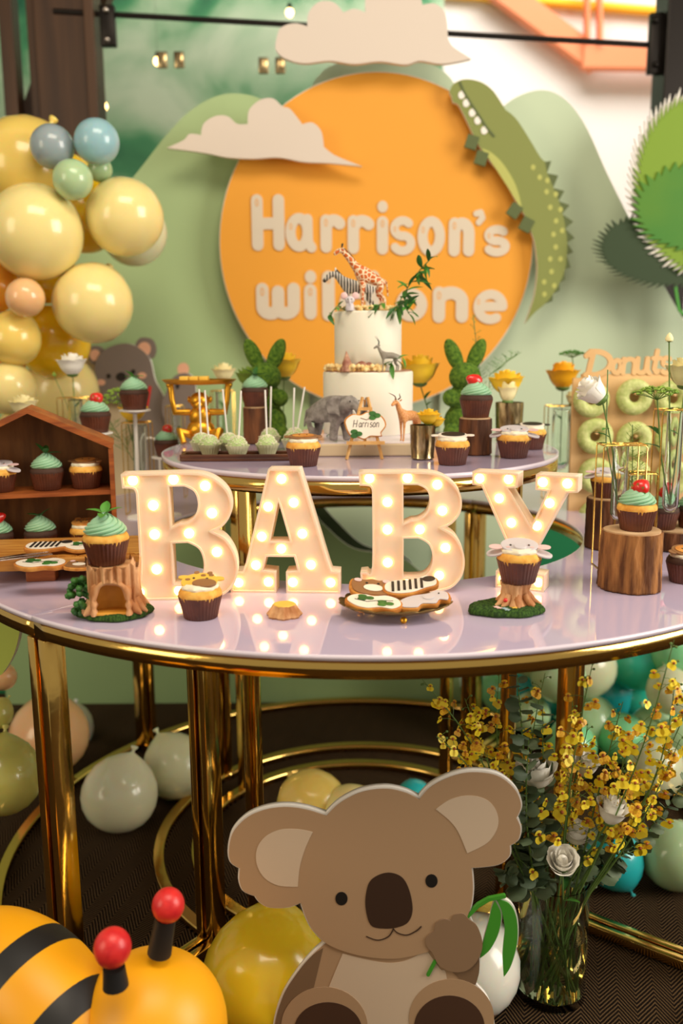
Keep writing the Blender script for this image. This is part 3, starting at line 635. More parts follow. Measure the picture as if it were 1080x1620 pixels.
def topper(kind, t, z, rz, tilt):
    d = bpy.data.objects.new('face_topper', None)
    f = lambda nm, lp_, th, m, zz: slab(nm, [lp_], th, m, top, zz, .0)
    base = {'elephant': 'greyic', 'monkey': 'brownic', 'giraffe': 'yellowic', 'cow': 'icing', 'panda': 'icing', 'tiger': 'cookie'}[kind]
    top = slab('face_topper', [ell(0, 0, .027, .023, 36)], .003, base, t, 0, .0008); top.location = (0, -.001, z); top.rotation_euler = (R(tilt), 0, R(rz))
    if kind == 'elephant':
        for s_ in (-1, 1):
            e = slab('ear', [ell(s_*.034, -.004 if s_ < 0 else -.008, .014, .011, 28)], .0025, 'greyic', top, -.001); slab('inner_ear', [ell(s_*.034, -.006, .010, .0075, 24)], .001, 'pinkic', top, .0015)
            e.rotation_euler = (0, s_*R(14), 0)
            slab('eye', [ell(s_*.013, -.003, .0016, .0016, 10)], .001, 'black', top, .003); slab('cheek', [ell(s_*.017, -.009, .003, .002, 12)], .0006, 'pinkic', top, .003)
        slab('trunk', [ell(0, -.010, .009, .009, 24)], .004, 'greyic', top, .0025, .001)
    elif kind == 'monkey':
        slab('face', [ell(0, .002, .020, .015, 28)], .001, 'cookie', top, .003)
        for s_ in (-1, 1): slab('ear', [ell(s_*.028, 0, .007, .007, 18)], .0025, 'brownic', top, 0)
        for s_ in (-1, 1): slab('eye', [ell(s_*.007, .004, .0015, .002, 10)], .0006, 'black', top, .0038)
    elif kind == 'giraffe':
        slab('muzzle', [ell(.010, -.008, .018, .011, 28)], .0035, 'brownic', top, .002, .001)
        for s_ in (-1, 1):
            slab('ear', [ell(s_*.026, .010, .009, .005, 18)], .0025, 'yellowic', top, 0); slab('eye', [ell(s_*.010, .006, .002, .002, 10)], .0008, 'black', top, .003); slab('horn', [ell(s_*.010, .022, .004, .0035, 14)], .003, 'brownic', top, .001)
        for x, y in ((.002, .015), (.014, .016), (-.018, .002)): slab('spot', [ell(x, y, .004, .003, 12)], .0006, 'brownic', top, .003)
    elif kind in ('cow', 'panda'):
        slab('patch', [ell(.001, .002, .022, .016, 28)], .001, 'black', top, .003)
        for s_ in (-1, 1): slab('ear', [ell(s_*.032, .0, .008, .005, 18)], .0025, 'icing' if kind == 'cow' else 'black', top, 0)
    elif kind == 'tiger':
        for i in range(-3, 4): slab('stripe', [ell(i*.006, .010-abs(i)*.001, .0015, .006, 12)], .001, 'brownic', top, .003)
        for s_ in (-1, 1):
            slab('ear', [ell(s_*.020, .019, .006, .006, 16)], .003, 'cookie', top, 0); slab('eye', [ell(s_*.008, -.002, .0018, .0018, 10)], .0008, 'black', top, .003)
    return top
def cupcake(kind, pos, label, group=None, sc=1.0, rz=0, tilt=12, choc=False):
    t = thing('cupcake', label, 'cupcake', pos, R(rz), group=group); t.scale = (sc,)*3
    link('liner', ME['liner'], None, t); link('cake', ME['chocake' if choc else 'cake'], None, t)
    if kind in ('mint', 'strawberry', 'mintdark'):
        link('frosting', ME['swirl'], None, t)
        if kind == 'strawberry': strawberry(t, .064)
        else: topping_leaves(t, .070, kind == 'mintdark')
    else:
        link('frosting', ME['cream'], None, t); topper(kind, t, .0525, random.uniform(-8, 8), tilt)
    return t
def onz(px, pyb, z, rb=.0235):     # the pixel of the visible bottom edge -> the centre of the base
    p = az(px, pyb, z); return p+Vector((p.x, p.y, 0)).normalized()*rb
# ================================================================== LOGS
def log_stand(pos, r, h, label, m='bark', sc=1, seed=0):
    t = thing('log_stand', label, 'log', pos, seed)
    rd = random.Random(seed); ph = [rd.uniform(0, 6) for _ in range(6)]
    fn = lambda a, z, j: 1+.03*math.sin(3*a+ph[0])+.02*math.sin(7*a+ph[1]+z*14)+.018*math.sin(23*a+ph[2]+3*math.sin(z*60+ph[3]))+.014*math.sin(41*a+ph[4]+4*math.sin(z*45))
    pr = [(r*.9, 0), (r, .002)]+[(r*(1.0-.04*i/9), h*(i+.5)/10) for i in range(10)]+[(r*.96, h-.001)]
    MB().lathe(pr, 120, fn=fn).build('bark', m, t, ang=70)
    MB().lathe([(r*.90, h-.002), (r*.90, h+.0012), (0, h+.0012)], 48, fn=lambda a, z, j: 1+.03*math.sin(3*a+ph[0])).build('cut_face', 'logtop', t)
    return t

# ---------------- on the front of the ring table
cupcake('giraffe', onz(318, 983, TZ), 'cupcake with yellow giraffe-face topper on the table in front of the first letter B', sc=1.02, rz=-8, tilt=16)
mp0 = onz(173, 902, TZ+.085)
# left resin stump house
def grass_base(t, rx, ry, h, seed):
    rd = random.Random(seed); ph = rd.uniform(0, 6)
    rows = [(.9, 0), (.98, h*.15), (1.01, h*.35), (1, h*.55), (.97, h*.75), (.92, h*.9)]+[(.88-.05*i, h*(1+.02*(i % 2))) for i in range(17)]+[(0, h*1.03)]
    mb = MB(); mb.lathe(rows, 150, fn=lambda a, z, j: 1+.06*math.sin(3*a+ph)+.03*math.sin(8*a)+(rd.uniform(-.022, .022) if 0 < j < 23 else 0))
    for v in mb.b.verts:
        if v.co.z > h*.5: v.co.z += rd.uniform(-.0004, .0013)
    mb.build('grass_base', 'turf', t, ang=180).scale = (rx, ry, 1)
    for i in range(7):
        a = rd.uniform(PI, 2*PI); rr_ = rd.uniform(.55, .85); m = ('yellowic', 'pinkic', 'b_blue')[i % 3]
        MB().lathe([(.003, 0), (.0045, .0012), (0, .0018)], 15, fn=lambda a, z, j: 1+.35*math.cos(5*a)).build('tiny_flower', m, t, loc=(rx*rr_*math.cos(a), ry*rr_*math.sin(a), h*1.0))
p = onz(183, 985, TZ, .04)
t = thing('stump_stand', 'resin tree-stump stand with arched hollow, green bush and grass base, left', 'ornament', p, R(6))
grass_base(t, .056, .040, .012, 2)
def stumpf(a, z, j): return 1+.07*math.sin(5*a+.5)+.05*math.sin(9*a+2+z*30)+.02*math.sin(21*a)
rd = random.Random(5)
def shell(u, v):     # wall with the doorway left open at the front (-Y)
    a = -PI/2+R(50)+u*(2*PI-2*R(50)); z = v*.072; rr_ = .034*(1.28-.5*v+.38*v*v)*stumpf(a, z, 0)
    z2 = .010+z+(.009*math.sin(9*a)+.004*math.sin(23*a) if v > .95 else 0)
    return Vector((rr_*math.cos(a), rr_*math.sin(a), z2))
mb = MB(); mb.grid(shell, 90, 14)
def shell2(u, v):
    a = -PI/2+R(50)+u*(2*PI-2*R(50)); rr_ = .034*(1.28-.5*v+.38*v*v)*.80
    return Vector((rr_*math.cos(a), rr_*math.sin(a), .010+v*.07))
mb.build('stump_wall', 'stump', t, ang=80)
mb = MB(); mb.grid(shell2, 60, 8); mb.build('hollow_lining', 'stumpin', t)
def jamb(u, v):      # arched rim round the doorway
    a = PI*v; w = .0255; h0 = .026
    x, z = ((-w, .010+h0*(v/.3)) if v < .3 else (w, .010+h0*((1-v)/.3)) if v > .7 else (-w*math.cos(PI*(v-.3)/.4), .010+h0+w*math.sin(PI*(v-.3)/.4)))
    th = .005+.0012*math.sin(v*40)
    return Vector((x*(1+th/w*math.cos(2*PI*u)*.9), -.036+.010*math.sin(2*PI*u)+.004, z+(th*math.cos(2*PI*u) if .3 <= v <= .7 else 0)))
mb = MB(); mb.grid(jamb, 10, 50); mb.build('doorway_rim', 'stump', t, ang=80)
def lintel(u, v):
    x = (u-.5)*.070; zb = .036+math.sqrt(max(0, .0255**2-min(abs(x), .0255)**2)) if abs(x) < .0255 else .012
    z = zb+(.082+.004*math.sin(u*22)-zb)*v; y = -.036-.006*math.sin(u*PI)-.003*math.sin(x*600)+(.012*(abs(x)/.035)**2)
    return Vector((x, y, z))
mb = MB(); mb.grid(lintel, 50, 8); mb.build('front_bark', 'stump', t, ang=80)
MB().box((0, -.012, .012), (.052, .05, .004), bev=.001).build('hollow_floor', 'stumpin', t, smooth=False)
MB().grid(lambda u, v: Vector(((u-.5)*.056, -.020+.016*math.sin(PI*u), .012+.062*v)), 20, 4).build('hollow_back', 'stumpin', t)
MB().lathe([(.034, .076), (.034, .080), (0, .080)], 32).build('stump_top', 'stump', t)
for a in (-152, -140, -38, -22, 20, 160):
    ca, sa = math.cos(R(a)), math.sin(R(a)); MB().tube([(ca*.034, sa*.034, .028), (ca*.044, sa*.042, .014), (ca*.054, sa*.046, .009)], [.008, .007, .002], 8).build('root', 'stump', t)
bush = MB(); rd = random.Random(9)
for i in range(60):
    z = rd.random(); a = rd.uniform(0, 2*PI); rr_ = .017*math.sin(PI*(z*.8+.15)); bush.ico((-.048+rr_*math.cos(a), -.012+rr_*math.sin(a), .010+z*.055), .0062, 1, (1, 1, .7), (rd.random(), rd.random(), 0))
tag(bush.build('bush', 'leafd', t), kind='stuff')
cupcake('mint', p+Vector((-.008, .0, .0815)), 'cupcake with mint swirl frosting and mint leaves standing on the left stump stand', sc=1.06)
# right resin stump
p = onz(802, 978, TZ, .036)
t2 = thing('stump_stand', 'small resin tree-stump stand on a flowered grass base, right', 'ornament', p, R(10))
grass_base(t2, .058, .040, .012, 6)
MB().lathe([(.034, .008), (.028, .014), (.022, .022), (.020, .034), (.023, .044), (0, .045)], 72, fn=lambda a, z, j: 1+.10*math.sin(6*a)+.04*math.sin(17*a+z*60)).build('stump', 'stump', t2, loc=(.014, .006, 0))
for a in (-140, -100, -60, -20, 30, 200):
    ca, sa = math.cos(R(a)), math.sin(R(a)); MB().tube([(ca*.018+.014, sa*.018+.006, .026), (ca*.028+.014, sa*.028+.006, .015), (ca*.040+.014, sa*.034+.006, .010)], [.006, .005, .0015], 8).build('root', 'stump', t2)
MB().sph((-.008, -.012, .021), .0035).build('red_toadstool', 'berry', t2)
cupcake('elephant', p+Vector((.016, .004, .046)), 'cupcake with grey elephant-face topper on the right stump stand', sc=1.04, rz=-10, tilt=14)
# tiny stump slice in front of the letter A
p = onz(450, 981, TZ, .022)
t = thing('stump_stand', 'tiny empty resin stump in front of the letter A', 'ornament', p)
MB().lathe([(.024, 0), (.026, .003), (.020, .011), (.017, .017), (.0165, .018)], 72, fn=lambda a, z, j: 1+.06*math.sin(7*a)+.03*math.sin(19*a)).build('bark', 'stump', t)
MB().lathe([(.0165, .0175), (.0155, .019), (0, .019)], 40).build('cut_face', 'yellowic', t)
# right log and its cupcake
p = onz(995, 942, TZ, .05); h = .098
log_stand(p, .0505, h, 'large bark-covered log stand at the right front of the table', seed=3)
cupcake('strawberry', p+Vector((.004, -.002, h+.0014)), 'cupcake with mint swirl and strawberry on the large right log', sc=1.0, rz=30)
p = onz(955, 872, TZ, .04)+Vector((0, 0, 0)); h = .100
log_stand(p, .040, h, 'darker log stand behind the large right log', 'bark2', seed=4)
cupcake('elephant', p+Vector((-.002, 0, h+.0014)), 'cupcake with elephant-face topper on the darker log behind the tube vase', sc=.95, tilt=10)
p = onz(1062, 872, TZ, .055)
log_stand(p, .070, .038, 'low wide log slice at the right edge of the table', 'bark2', seed=7)
cupcake('strawberry', p+Vector((-.030, -.020, .0395)), 'chocolate cupcake with mint swirl and strawberry on the low log slice, left of two', choc=True)
cupcake('strawberry', p+Vector((.033, -.012, .0395)), 'chocolate cupcake with mint swirl and strawberry on the low log slice, at the frame edge', choc=True)
cupcake('monkey', onz(1082, 925, TZ), 'chocolate cupcake with brown animal-face topper cut by the right frame edge', choc=True, rz=20)

# ---------------- cookies
def cookie(kind, loc, rot, label, group, sc=1.0):
    t = thing('cookie', label, 'cookie', loc, group=group, rot=rot); t.scale = (sc,)*3
    if kind == 'cloud':
        o = smoothloop([(-.045, 0), (-.038, .018), (-.018, .024), (0, .020), (.020, .026), (.040, .016), (.046, -.004), (.032, -.020), (.012, -.018), (-.010, -.025), (-.030, -.018)])
        slab('biscuit', [o], .008, 'cookie', t, 0, .0015); slab('icing', [[(x*.92, y*.92) for x, y in o]], .002, 'icing', t, .008, .0007)
        for x, y in ((-.014, .008), (.018, -.006)):
            for a in (0, 130, 230): slab('leaf_sprig', [[(x+px_, y+py_) for px_, py_ in ell(.007*math.cos(R(a)), .006*math.sin(R(a)), .007, .005, 12)]], .0015, 'leafd', t, .010)
        mb = MB(); mb.tube([(-.03, .002, .0102), (-.01, -.004, .0102), (.01, .004, .0102), (.03, .006, .0102)], .0007, 5); mb.build('ink_line', 'black', t)
    elif kind in ('zebra', 'cowc'):
        o = smoothloop([(-.045, -.005), (-.040, .014), (-.020, .020), (.010, .016), (.030, .024), (.044, .014), (.040, -.006), (.020, -.012), (-.004, -.020), (-.030, -.018)])
        slab('biscuit', [o], .008, 'cookie', t, 0, .0015); slab('icing', [[(x*.92, y*.92) for x, y in o]], .002, 'icing', t, .008, .0007)
        for i in range(6): slab('black_stripe', [[(-.034+i*.009, -.012), (-.030+i*.009, -.013), (-.024+i*.009, .014), (-.028+i*.009, .015)]], .001, 'black', t, .0102)
        slab('black_patch', [ell(.030, .010, .010, .007, 20)], .0012, 'black', t, .0102)
    elif kind == 'bear':
        o = smoothloop([(-.03, -.02), (-.036, .004), (-.03, .024), (-.012, .022), (0, .026), (.012, .022), (.030, .024), (.036, .004), (.03, -.02), (0, -.028)])
        slab('biscuit', [o], .008, 'cookie', t, 0, .0015); slab('icing', [[(x*.9, y*.9) for x, y in o]], .002, 'brownic', t, .008, .0007)
        for x, y, a, b_, m in ((0, -.006, .015, .010, 'icing'), (-.022, .016, .006, .005, 'pinkic'), (.022, .016, .006, .005, 'pinkic'), (-.009, .008, .002, .002, 'black'), (.009, .008, .002, .002, 'black')): slab('face_mark', [ell(x, y, a, b_, 16)], .001, m, t, .0102)
    elif kind == 'elephant':
        o = smoothloop([(-.045, -.012), (-.04, .012), (-.015, .022), (.015, .020), (.035, .026), (.048, .010), (.040, -.016), (.026, -.010), (.014, -.022), (-.008, -.014), (-.022, -.024)])
        slab('biscuit', [o], .008, 'cookie', t, 0, .0015); slab('icing', [[(x*.92, y*.92) for x, y in o]], .002, 'greyic', t, .008, .0007)
        slab('ear_icing', [ell(.010, .004, .010, .010, 20)], .0015, 'greyic', t, .010, .0005); slab('eye', [ell(.030, .010, .0015, .0015, 8)], .001, 'black', t, .0102)
    return t
# scalloped plate with four cookies
p = onz(625, 990, TZ, .055)
t = thing('scalloped_plate', 'dark gold scalloped plate on small ball feet holding iced cookies', 'plate', p)
def plate(u, v):
    a = 2*PI*u; r_ = .082*v; sc_k = abs(math.sin(8*a))*.05
    return Vector((r_*(1+sc_k*v)*math.cos(a), .74*r_*(1+sc_k*v)*math.sin(a), .010+(.014*max(0, v-.55)**1.3*2.2)+(.003*abs(math.sin(8*a))*(v > .9))))
mb = MB(); mb.grid(plate, 129, 10); o = mb.build('dish', 'plateg', t); md = o.modifiers.new('s', 'SOLIDIFY'); md.thickness = .0015; md.offset = 1
for a in (-80, 40, 160): MB().sph((.055*math.cos(R(a)), .045*math.sin(R(a)), .005), .0052).build('ball_foot', 'goldpaint', t)
gp = 'iced cookies on the scalloped plate'
cookie('cloud', p+Vector((-.034, -.022, .019)), (R(10), R(4), R(-6)), 'white iced cloud cookie with green leaves, front left of the plate', gp, .95)
cookie('elephant', p+Vector((.042, -.012, .019)), (R(8), R(-6), R(14)), 'pale grey iced elephant cookie at the right of the plate', gp, .9)
cookie('bear', p+Vector((-.034, .026, .0285)), (R(14), R(6), R(4)), 'brown bear-face iced cookie at the back left of the plate', gp)
cookie('zebra', p+Vector((.026, .024, .031)), (R(16), R(-4), R(10)), 'black and white zebra-striped iced cookie at the back right of the plate', gp)

# ---------------- carved wooden tray with cookies, left
pf = az(150, 922, TZ)
t = thing('wooden_tray', 'carved golden wooden tray on block feet at the left of the table', 'tray', (pf.x-.06, pf.y+.085, TZ), R(7))
MB().box((.005, 0, .034), (.31, .17, .022), bev=.003).build('board', 'tray', t, smooth=False)
for x in (-.045, .10):
    for y in (-.055, .055): MB().box((x, y, .0115), (.05, .03, .023), bev=.002).build('foot', 'wood', t, smooth=False)
for i in range(9):      # carved fan scallops on the top rim and front edge
    x = -.127+i*.033
    for rr_ in (.015, .011, .007): 
        MB().tube([(x+rr_*math.cos(PI*k/10), -.082+rr_*.9*math.sin(PI*k/10), .0455) for k in range(11)], .0009, 5).build('carved_arc', 'tray', t)
TB = Vector((pf.x-.06, pf.y+.085, TZ+.0465))
gt = 'iced cookies on the carved wooden tray'
def ontray(px, py): return az(px, py, TZ+.0465)
cookie('cloud', ontray(64, 898), (R(4), 0, R(2)), 'white iced cloud cookie with green leaves, front of the wooden tray', gt, .95)
cookie('zebra', ontray(72, 880)+Vector((0, .025, .006)), (R(8), 0, R(8)), 'black and white zebra cookie at the back of the wooden tray', gt, .95)
cookie('cloud', ontray(130, 878)+Vector((0, .02, .006)), (R(10), 0, R(14)), 'white iced cookie with dark green leaves beside the mint cupcake', gt, .8)
cookie('bear', ontray(127, 898), (R(4), 0, R(-4)), 'small brown animal cookie at the right of the wooden tray', gt, .72)
# silver tongs lying on the tray
q = ontray(8, 890)
t = thing('serving_tongs', 'small silver tongs lying on the left end of the wooden tray', 'tongs', q+Vector((0, .0, .004)), R(35))
for s_ in (-1, 1): MB().box((.02, s_*.008, .003), (.11, .012, .0016), rot=(0, 0, s_*R(3)), bev=.0004).build('arm', 'chrome', t)

# ---------------- house-shaped shelf
hr = R(14); hc = az(60, 893, TZ)
hb = az(188, 880, TZ)
HX = Vector((math.cos(hr), math.sin(hr), 0)); HN = Vector((-math.sin(hr), math.cos(hr), 0))
HW, HH, HE, HD = .150, .290, .218, .105
hs = thing('house_shelf', 'house-shaped wooden display shelf with pitched roof holding cupcakes', 'shelf', hb-HX*HW+Vector((0, 0, 0)), hr)
ply = lambda nm, pts, y0, y1, m='wood', col_=None: MB().prism(pts, y0, y1).build(nm, m, hs, smooth=False)
th = .009
ply('side_panel', [(HW-th, 0), (HW, 0), (HW, HE), (HW-th, HE)], 0, HD); ply('side_panel', [(-HW, 0), (-HW+th, 0), (-HW+th, HE), (-HW, HE)], 0, HD)
ply('roof_panel', [(0, HH), (0, HH-th*1.15), (HW-.004, HE-th*.9), (HW+.002, HE+.001)], -.003, HD); ply('roof_panel', [(0, HH-th*1.15), (0, HH), (-HW-.002, HE+.001), (-HW+.004, HE-th*.9)], -.003, HD)
ply('bottom_panel', [(-HW+th, 0), (HW-th, 0), (HW-th, th), (-HW+th, th)], 0, HD); ply('shelf_board', [(-HW+th, .122), (HW-th, .122), (HW-th, .130), (-HW+th, .130)], .002, HD-.004)
ply('back_panel', [(-HW+th, th), (HW-th, th), (HW-th, HE-.006), (0, HH-.012), (-HW+th, HE-.006)], HD-.006, HD-.001, 'woodback')
def inhouse(x, y, z): return hs.location+HX*x+HN*y+Vector((0, 0, z))
gu, gl_ = 'cupcakes in the house-shaped shelf', 'cupcakes in the house-shaped shelf'
for k, x, z, lb in (('elephant', -.062, .1305, 'cupcake with elephant-face topper on the upper shelf of the wooden house'), ('mintdark', .024, .1305, 'mint swirl cupcake with dark leaves on the upper shelf of the wooden house'), ('monkey', .096, .1305, 'cupcake with brown monkey topper on the upper shelf of the wooden house'),
                    ('strawberry', -.075, .0095, 'mint and strawberry cupcake on the lower shelf of the wooden house'), ('mintdark', .005, .0095, 'mint swirl cupcake on the lower shelf of the wooden house'), ('tiger', .090, .0095, 'cupcake with tiger topper on the lower shelf of the wooden house')):
    cupcake(k, inhouse(x, .045, z), lb, gu, .98, choc=k in ('mintdark', 'strawberry'), tilt=8)

# ================================================================== ON THE UPPER TABLE
U = T2+.0005
cupcake('monkey', onz(480, 739, U), 'cupcake with brown monkey-face topper at the front left of the round table', sc=1.0, tilt=6)
cupcake('cow', onz(715, 737, U), 'cupcake with black patch topper beside the mercury glass votive', sc=1.0, tilt=8)
cupcake('elephant', onz(812, 726, U), 'cupcake with elephant-face topper on the round table near its right edge', sc=1.03, rz=-8, tilt=12)
cupcake('panda', onz(840, 712, U), 'cupcake with black and white face topper behind the elephant cupcake', sc=.95, tilt=8)
p = onz(751, 721, U, .028)
h = (az(751, 721, U).z, ay(751, 663, az(751, 721, U).y).z); h = h[1]-h[0]
log_stand(p, .0335, h, 'brown log stand on the right side of the round table', 'bark2', seed=12)
cupcake('strawberry', p+Vector((0, 0, h+.0014)), 'mint swirl cupcake with strawberry on the log of the round table', sc=1.03, choc=True, rz=200)
p = onz(405, 703, U, .028)
log_stand(p, .029, .082, 'brown log stand on the left side of the round table', 'bark2', seed=13)
cupcake('mintdark', p+Vector((0, 0, .0834)), 'mint swirl cupcake with leaf on the left log of the round table', sc=.98, choc=True)
# cake board, cake
pb = az(575, 722, U)
t = thing('cake_board', 'flat square cream cake board under the tiered cake', 'board', (pb.x, pb.y+.135, U))
MB().box((0, .02, .0125), (.27, .31, .025), bev=.003).build('board', 'beige', t, smooth=False)
MB().box((0, .02, .0256), (.262, .302, .0012)).build('foil_top', 'topedge', t, smooth=False)
ZC = U+.0265
q = az(584, 690, ZC); cc = Vector((q.x, q.y+.094, ZC)); r1 = 70/ppm(cc)
h1 = ay(584, 589, q.y).z-ZC
ct = thing('tiered_cake', 'two-tier white iced celebration cake', 'cake', cc)
def tier(r, h, z, nm): MB().lathe([(r*.5, z), (r-.001, z), (r, z+.002), (r, z+h-.004), (r-.001, z+h-.001), (r-.004, z+h), (0, z+h)], 72).build(nm, 'sheetcake', ct, ang=60)
tier(r1, h1, 0, 'lower_tier')
q2 = Vector((cc.x, cc.y-.07, ZC+h1)); r2 = 52.5/ppm(cc+Vector((0, 0, h1)))
h2 = ay(584, 491, cc.y-r2).z-ZC-h1
tier(r2, h2, h1, 'upper_tier'); MB().lathe([(r1*.96, h1), (r1*.97, h1+.002), (0, h1+.002)], 48, fn=lambda a, z, j: 1+.01*math.sin(11*a)).build('crumb_ring', 'choco', ct)
ZT1, ZT2 = ZC+h1+.002, ZC+h1+h2
def popcorn(pos, sc, label):
    t = thing('popcorn', label, 'popcorn', pos, random.uniform(0, 6), group='popcorn pieces on the cake'); t.scale = (sc,)*3
    link('kernel', ME['popcorn'], None, t)
rd = random.Random(21); mb = MB()
for i in range(9): mb.ico((rd.uniform(-.006, .006), rd.uniform(-.006, .006), rd.uniform(.003, .010)), rd.uniform(.004, .0065), 1)
ME['popcorn'] = mb.mesh(); ME['popcorn'].materials.append(M['popcorn'])
for i in range(16):
    a = R(198+i*9.3); rr_ = r2*.86-(i % 2)*.012
    popcorn((cc.x+rr_*math.cos(a), cc.y+rr_*math.sin(a), ZT2), .8, 'white popcorn piece on the top tier of the cake')
for i in range(13):
    a = R(192+i*8); rr_ = (r1+r2)*.5+(i % 2)*.006
    popcorn((cc.x+rr_*math.cos(a), cc.y+rr_*math.sin(a), ZT1), 1.05, 'white popcorn piece on the ledge of the lower cake tier')
for i in range(5):
    a = R(232+i*5); popcorn((cc.x-.03+i*.009, cc.y-r1-.012-(i % 2)*.008, ZC), 1.0, 'popcorn piece on the cake board beside the elephant figurine')
tc_ = thing('chocolate_cone', 'speckled pink-brown chocolate cone on the cake ledge', 'chocolate', (cc.x-.048, cc.y-r1*.78, ZT1))
MB().lathe([(.015, 0), (.012, .012), (.006, .028), (.001, .042)], 20, fn=lambda a, z, j: 1+.1*math.sin(3*a+j)).build('cone', 'choco', tc_)
for i, (dx, s_) in enumerate(((-.016, 1), (.0, .8))):
    t = thing('chocolate_mound', 'round brown chocolate cluster on the cake ledge', 'chocolate', (cc.x+dx, cc.y-r1*.82, ZT1), group='chocolate clusters')
    MB().ico((0, 0, .010), .013*s_, 2, (1, 1, .9)).build('cluster', 'choco', t)
ME['cleaf'] = leaf_mesh(.040, .013, .35, .3, m='leafd'); ME['cleaf2'] = leaf_mesh(.036, .013, .3, .3, m='leafm')
def sprig(name, pts, r, nleaf, label, leafk=('cleaf', 'cleaf2'), seed=1, sc=1.0, cat='leaves', group=None, droop=30, t0=.25):
    rd = random.Random(seed); P = [Vector(p) for p in pts]; o = P[0]
    t = thing(name, label, cat, o, group=group); Q = [p-o for p in P]; MB().tube(Q, r, 6).build('stem', 'stem', t)
    seg = [(Q[i+1]-Q[i]).length for i in range(len(Q)-1)]; tot = sum(seg)
    for i in range(nleaf):
        d = tot*(t0+(1-t0)*i/(nleaf-1 or 1)); k = 0
        while k < len(seg)-1 and d > seg[k]: d -= seg[k]; k += 1
        c = Q[k].lerp(Q[k+1], min(1, d/seg[k]))
        l = link('leaf', ME[leafk[i % len(leafk)]], None, t, loc=c, rot=(R(rd.uniform(-droop, droop)), R(rd.uniform(-30, 30)), rd.uniform(0, 2*PI))); l.scale = (sc*rd.uniform(.7, 1.1),)*3
    return t
tt = Vector((cc.x+.055, cc.y-.04, ZT2))
sprig('leafy_sprig', [tt, tt+Vector((.03, -.01, .05)), tt+Vector((.055, -.01, .085)), tt+Vector((.075, -.01, .105))], .0012, 26, 'dark green leafy sprig rising at the right of the top cake tier', seed=3, droop=70, t0=.1)
sprig('leafy_sprig', [tt+Vector((-.012, -.02, .002)), tt+Vector((.018, -.03, .012)), tt+Vector((.03, -.035, -.008))], .0012, 12, 'drooping green leaves over the right rim of the top cake tier', seed=4, droop=70)
tl = Vector((cc.x-.045, cc.y-.045, ZT2))
sprig('leafy_sprig', [tl, tl+Vector((-.022, -.012, .010)), tl+Vector((-.042, -.014, -.012))], .0012, 9, 'small green sprig over the left rim of the top cake tier', seed=5, droop=60, sc=.7)
sprig('leafy_sprig', [cc+Vector((-.01, -.055, h1+h2)), cc+Vector((.03, -.06, h1+h2+.015))], .0012, 8, 'green leaves lying between the animals on top of the cake', seed=8, sc=.8)
tm = Vector((cc.x+.045, cc.y-r1*.8, ZT1))
sprig('leafy_sprig', [tm, tm+Vector((.004, 0, .02)), tm+Vector((.024, -.004, .030))], .001, 8, 'light green leaves behind the antelope on the cake ledge', ('cleaf2',), seed=6, droop=50, sc=.95)
sprig('leafy_sprig', [cc+Vector((-.075, -.105, 0)), cc+Vector((-.070, -.105, .03))], .001, 4, 'single green leaves behind the grey elephant', ('cleaf2',), seed=9, droop=70, sc=.8)

# ------------ animal figurines
def quad(name, label, cat, loc, rz, sc, V, E_, m, extra=None):
    t = thing(name, label, cat, loc, rz); t.scale = (sc,)*3
    b_ = skin('body', V, E_, m, t, sub=1)
    return t, b_
# V lists: x forward, z up. unit ~ metres at shoulder height 1
def quad_rig(body, neck, head, legs, hl=1.0, tail=None):
    V = []; E_ = []
    for i, v_ in enumerate(body):
        V.append(v_)
        if i: E_.append((i-1, i))
    prev = 0; k = len(V)     # body[0] is the chest end
    for ch in (neck+head,):
        prev = 0
        for v_ in ch: V.append(v_); E_.append((prev, len(V)-1)); prev = len(V)-1
    for att, chain in legs:
        prev = att
        for v_ in chain: V.append(v_); E_.append((prev, len(V)-1)); prev = len(V)-1
    if tail:
        prev = len(body)-1
        for v_ in tail: V.append(v_); E_.append((prev, len(V)-1)); prev = len(V)-1
    return V, E_
def legset(xf, xb, w, h, rf, rb_, zf=.0, spread=(.03, -.03), nb=2):
    L_ = []
    for s_, dx in ((1, spread[0]), (-1, spread[1])):
        L_.append((0, [(xf, s_*w, h*.78, rf*1.25), (xf+dx*.5, s_*w, h*.42, rf*.75), (xf+dx, s_*w, h*.10, rf*.62), (xf+dx+.03, s_*w, .01, rf*.8)]))
        L_.append((nb, [(xb+.02, s_*w, h*.75, rb_*1.6), (xb+.07-dx*.4, s_*w, h*.52, rb_), (xb-.07-dx, s_*w, h*.34, rb_*.72), (xb-.04-dx, s_*w, h*.08, rb_*.62), (xb-dx, s_*w, .01, rb_*.8)]))
    return L_
# elephant
V, E_ = quad_rig([(.42, 0, .78, .30), (.0, 0, .80, .36), (-.42, 0, .76, .31)], [(.62, 0, .92, .24)], [(.82, 0, .98, .22), (.98, 0, .84, .12), (1.08, 0, .74, .09), (1.20, 0, .76, .07), (1.28, 0, .90, .06), (1.33, 0, 1.04, .05), (1.26, 0, 1.12, .04)],
    [(0, [(.42, s_*.16, .5, .13), (.42+s_*.06, s_*.17, .25, .11), (.44+s_*.09, s_*.17, .02, .12)]) for s_ in (1, -1)]+[(2, [(-.44, s_*.16, .5, .16), (-.40-s_*.05, s_*.17, .27, .11), (-.44-s_*.14, s_*.17, .02, .12)]) for s_ in (1, -1)], tail=[(-.70, 0, .72, .04), (-.78, 0, .5, .025), (-.80, 0, .3, .03)])
pe = az(518, 697, ZC)
hh = (ay(520, 622, pe.y).z-ZC)
te, _ = quad('elephant_figurine', 'grey toy elephant with raised trunk standing at the foot of the cake', 'figurine', pe, R(-42), hh/1.18, V, E_, 'ele')
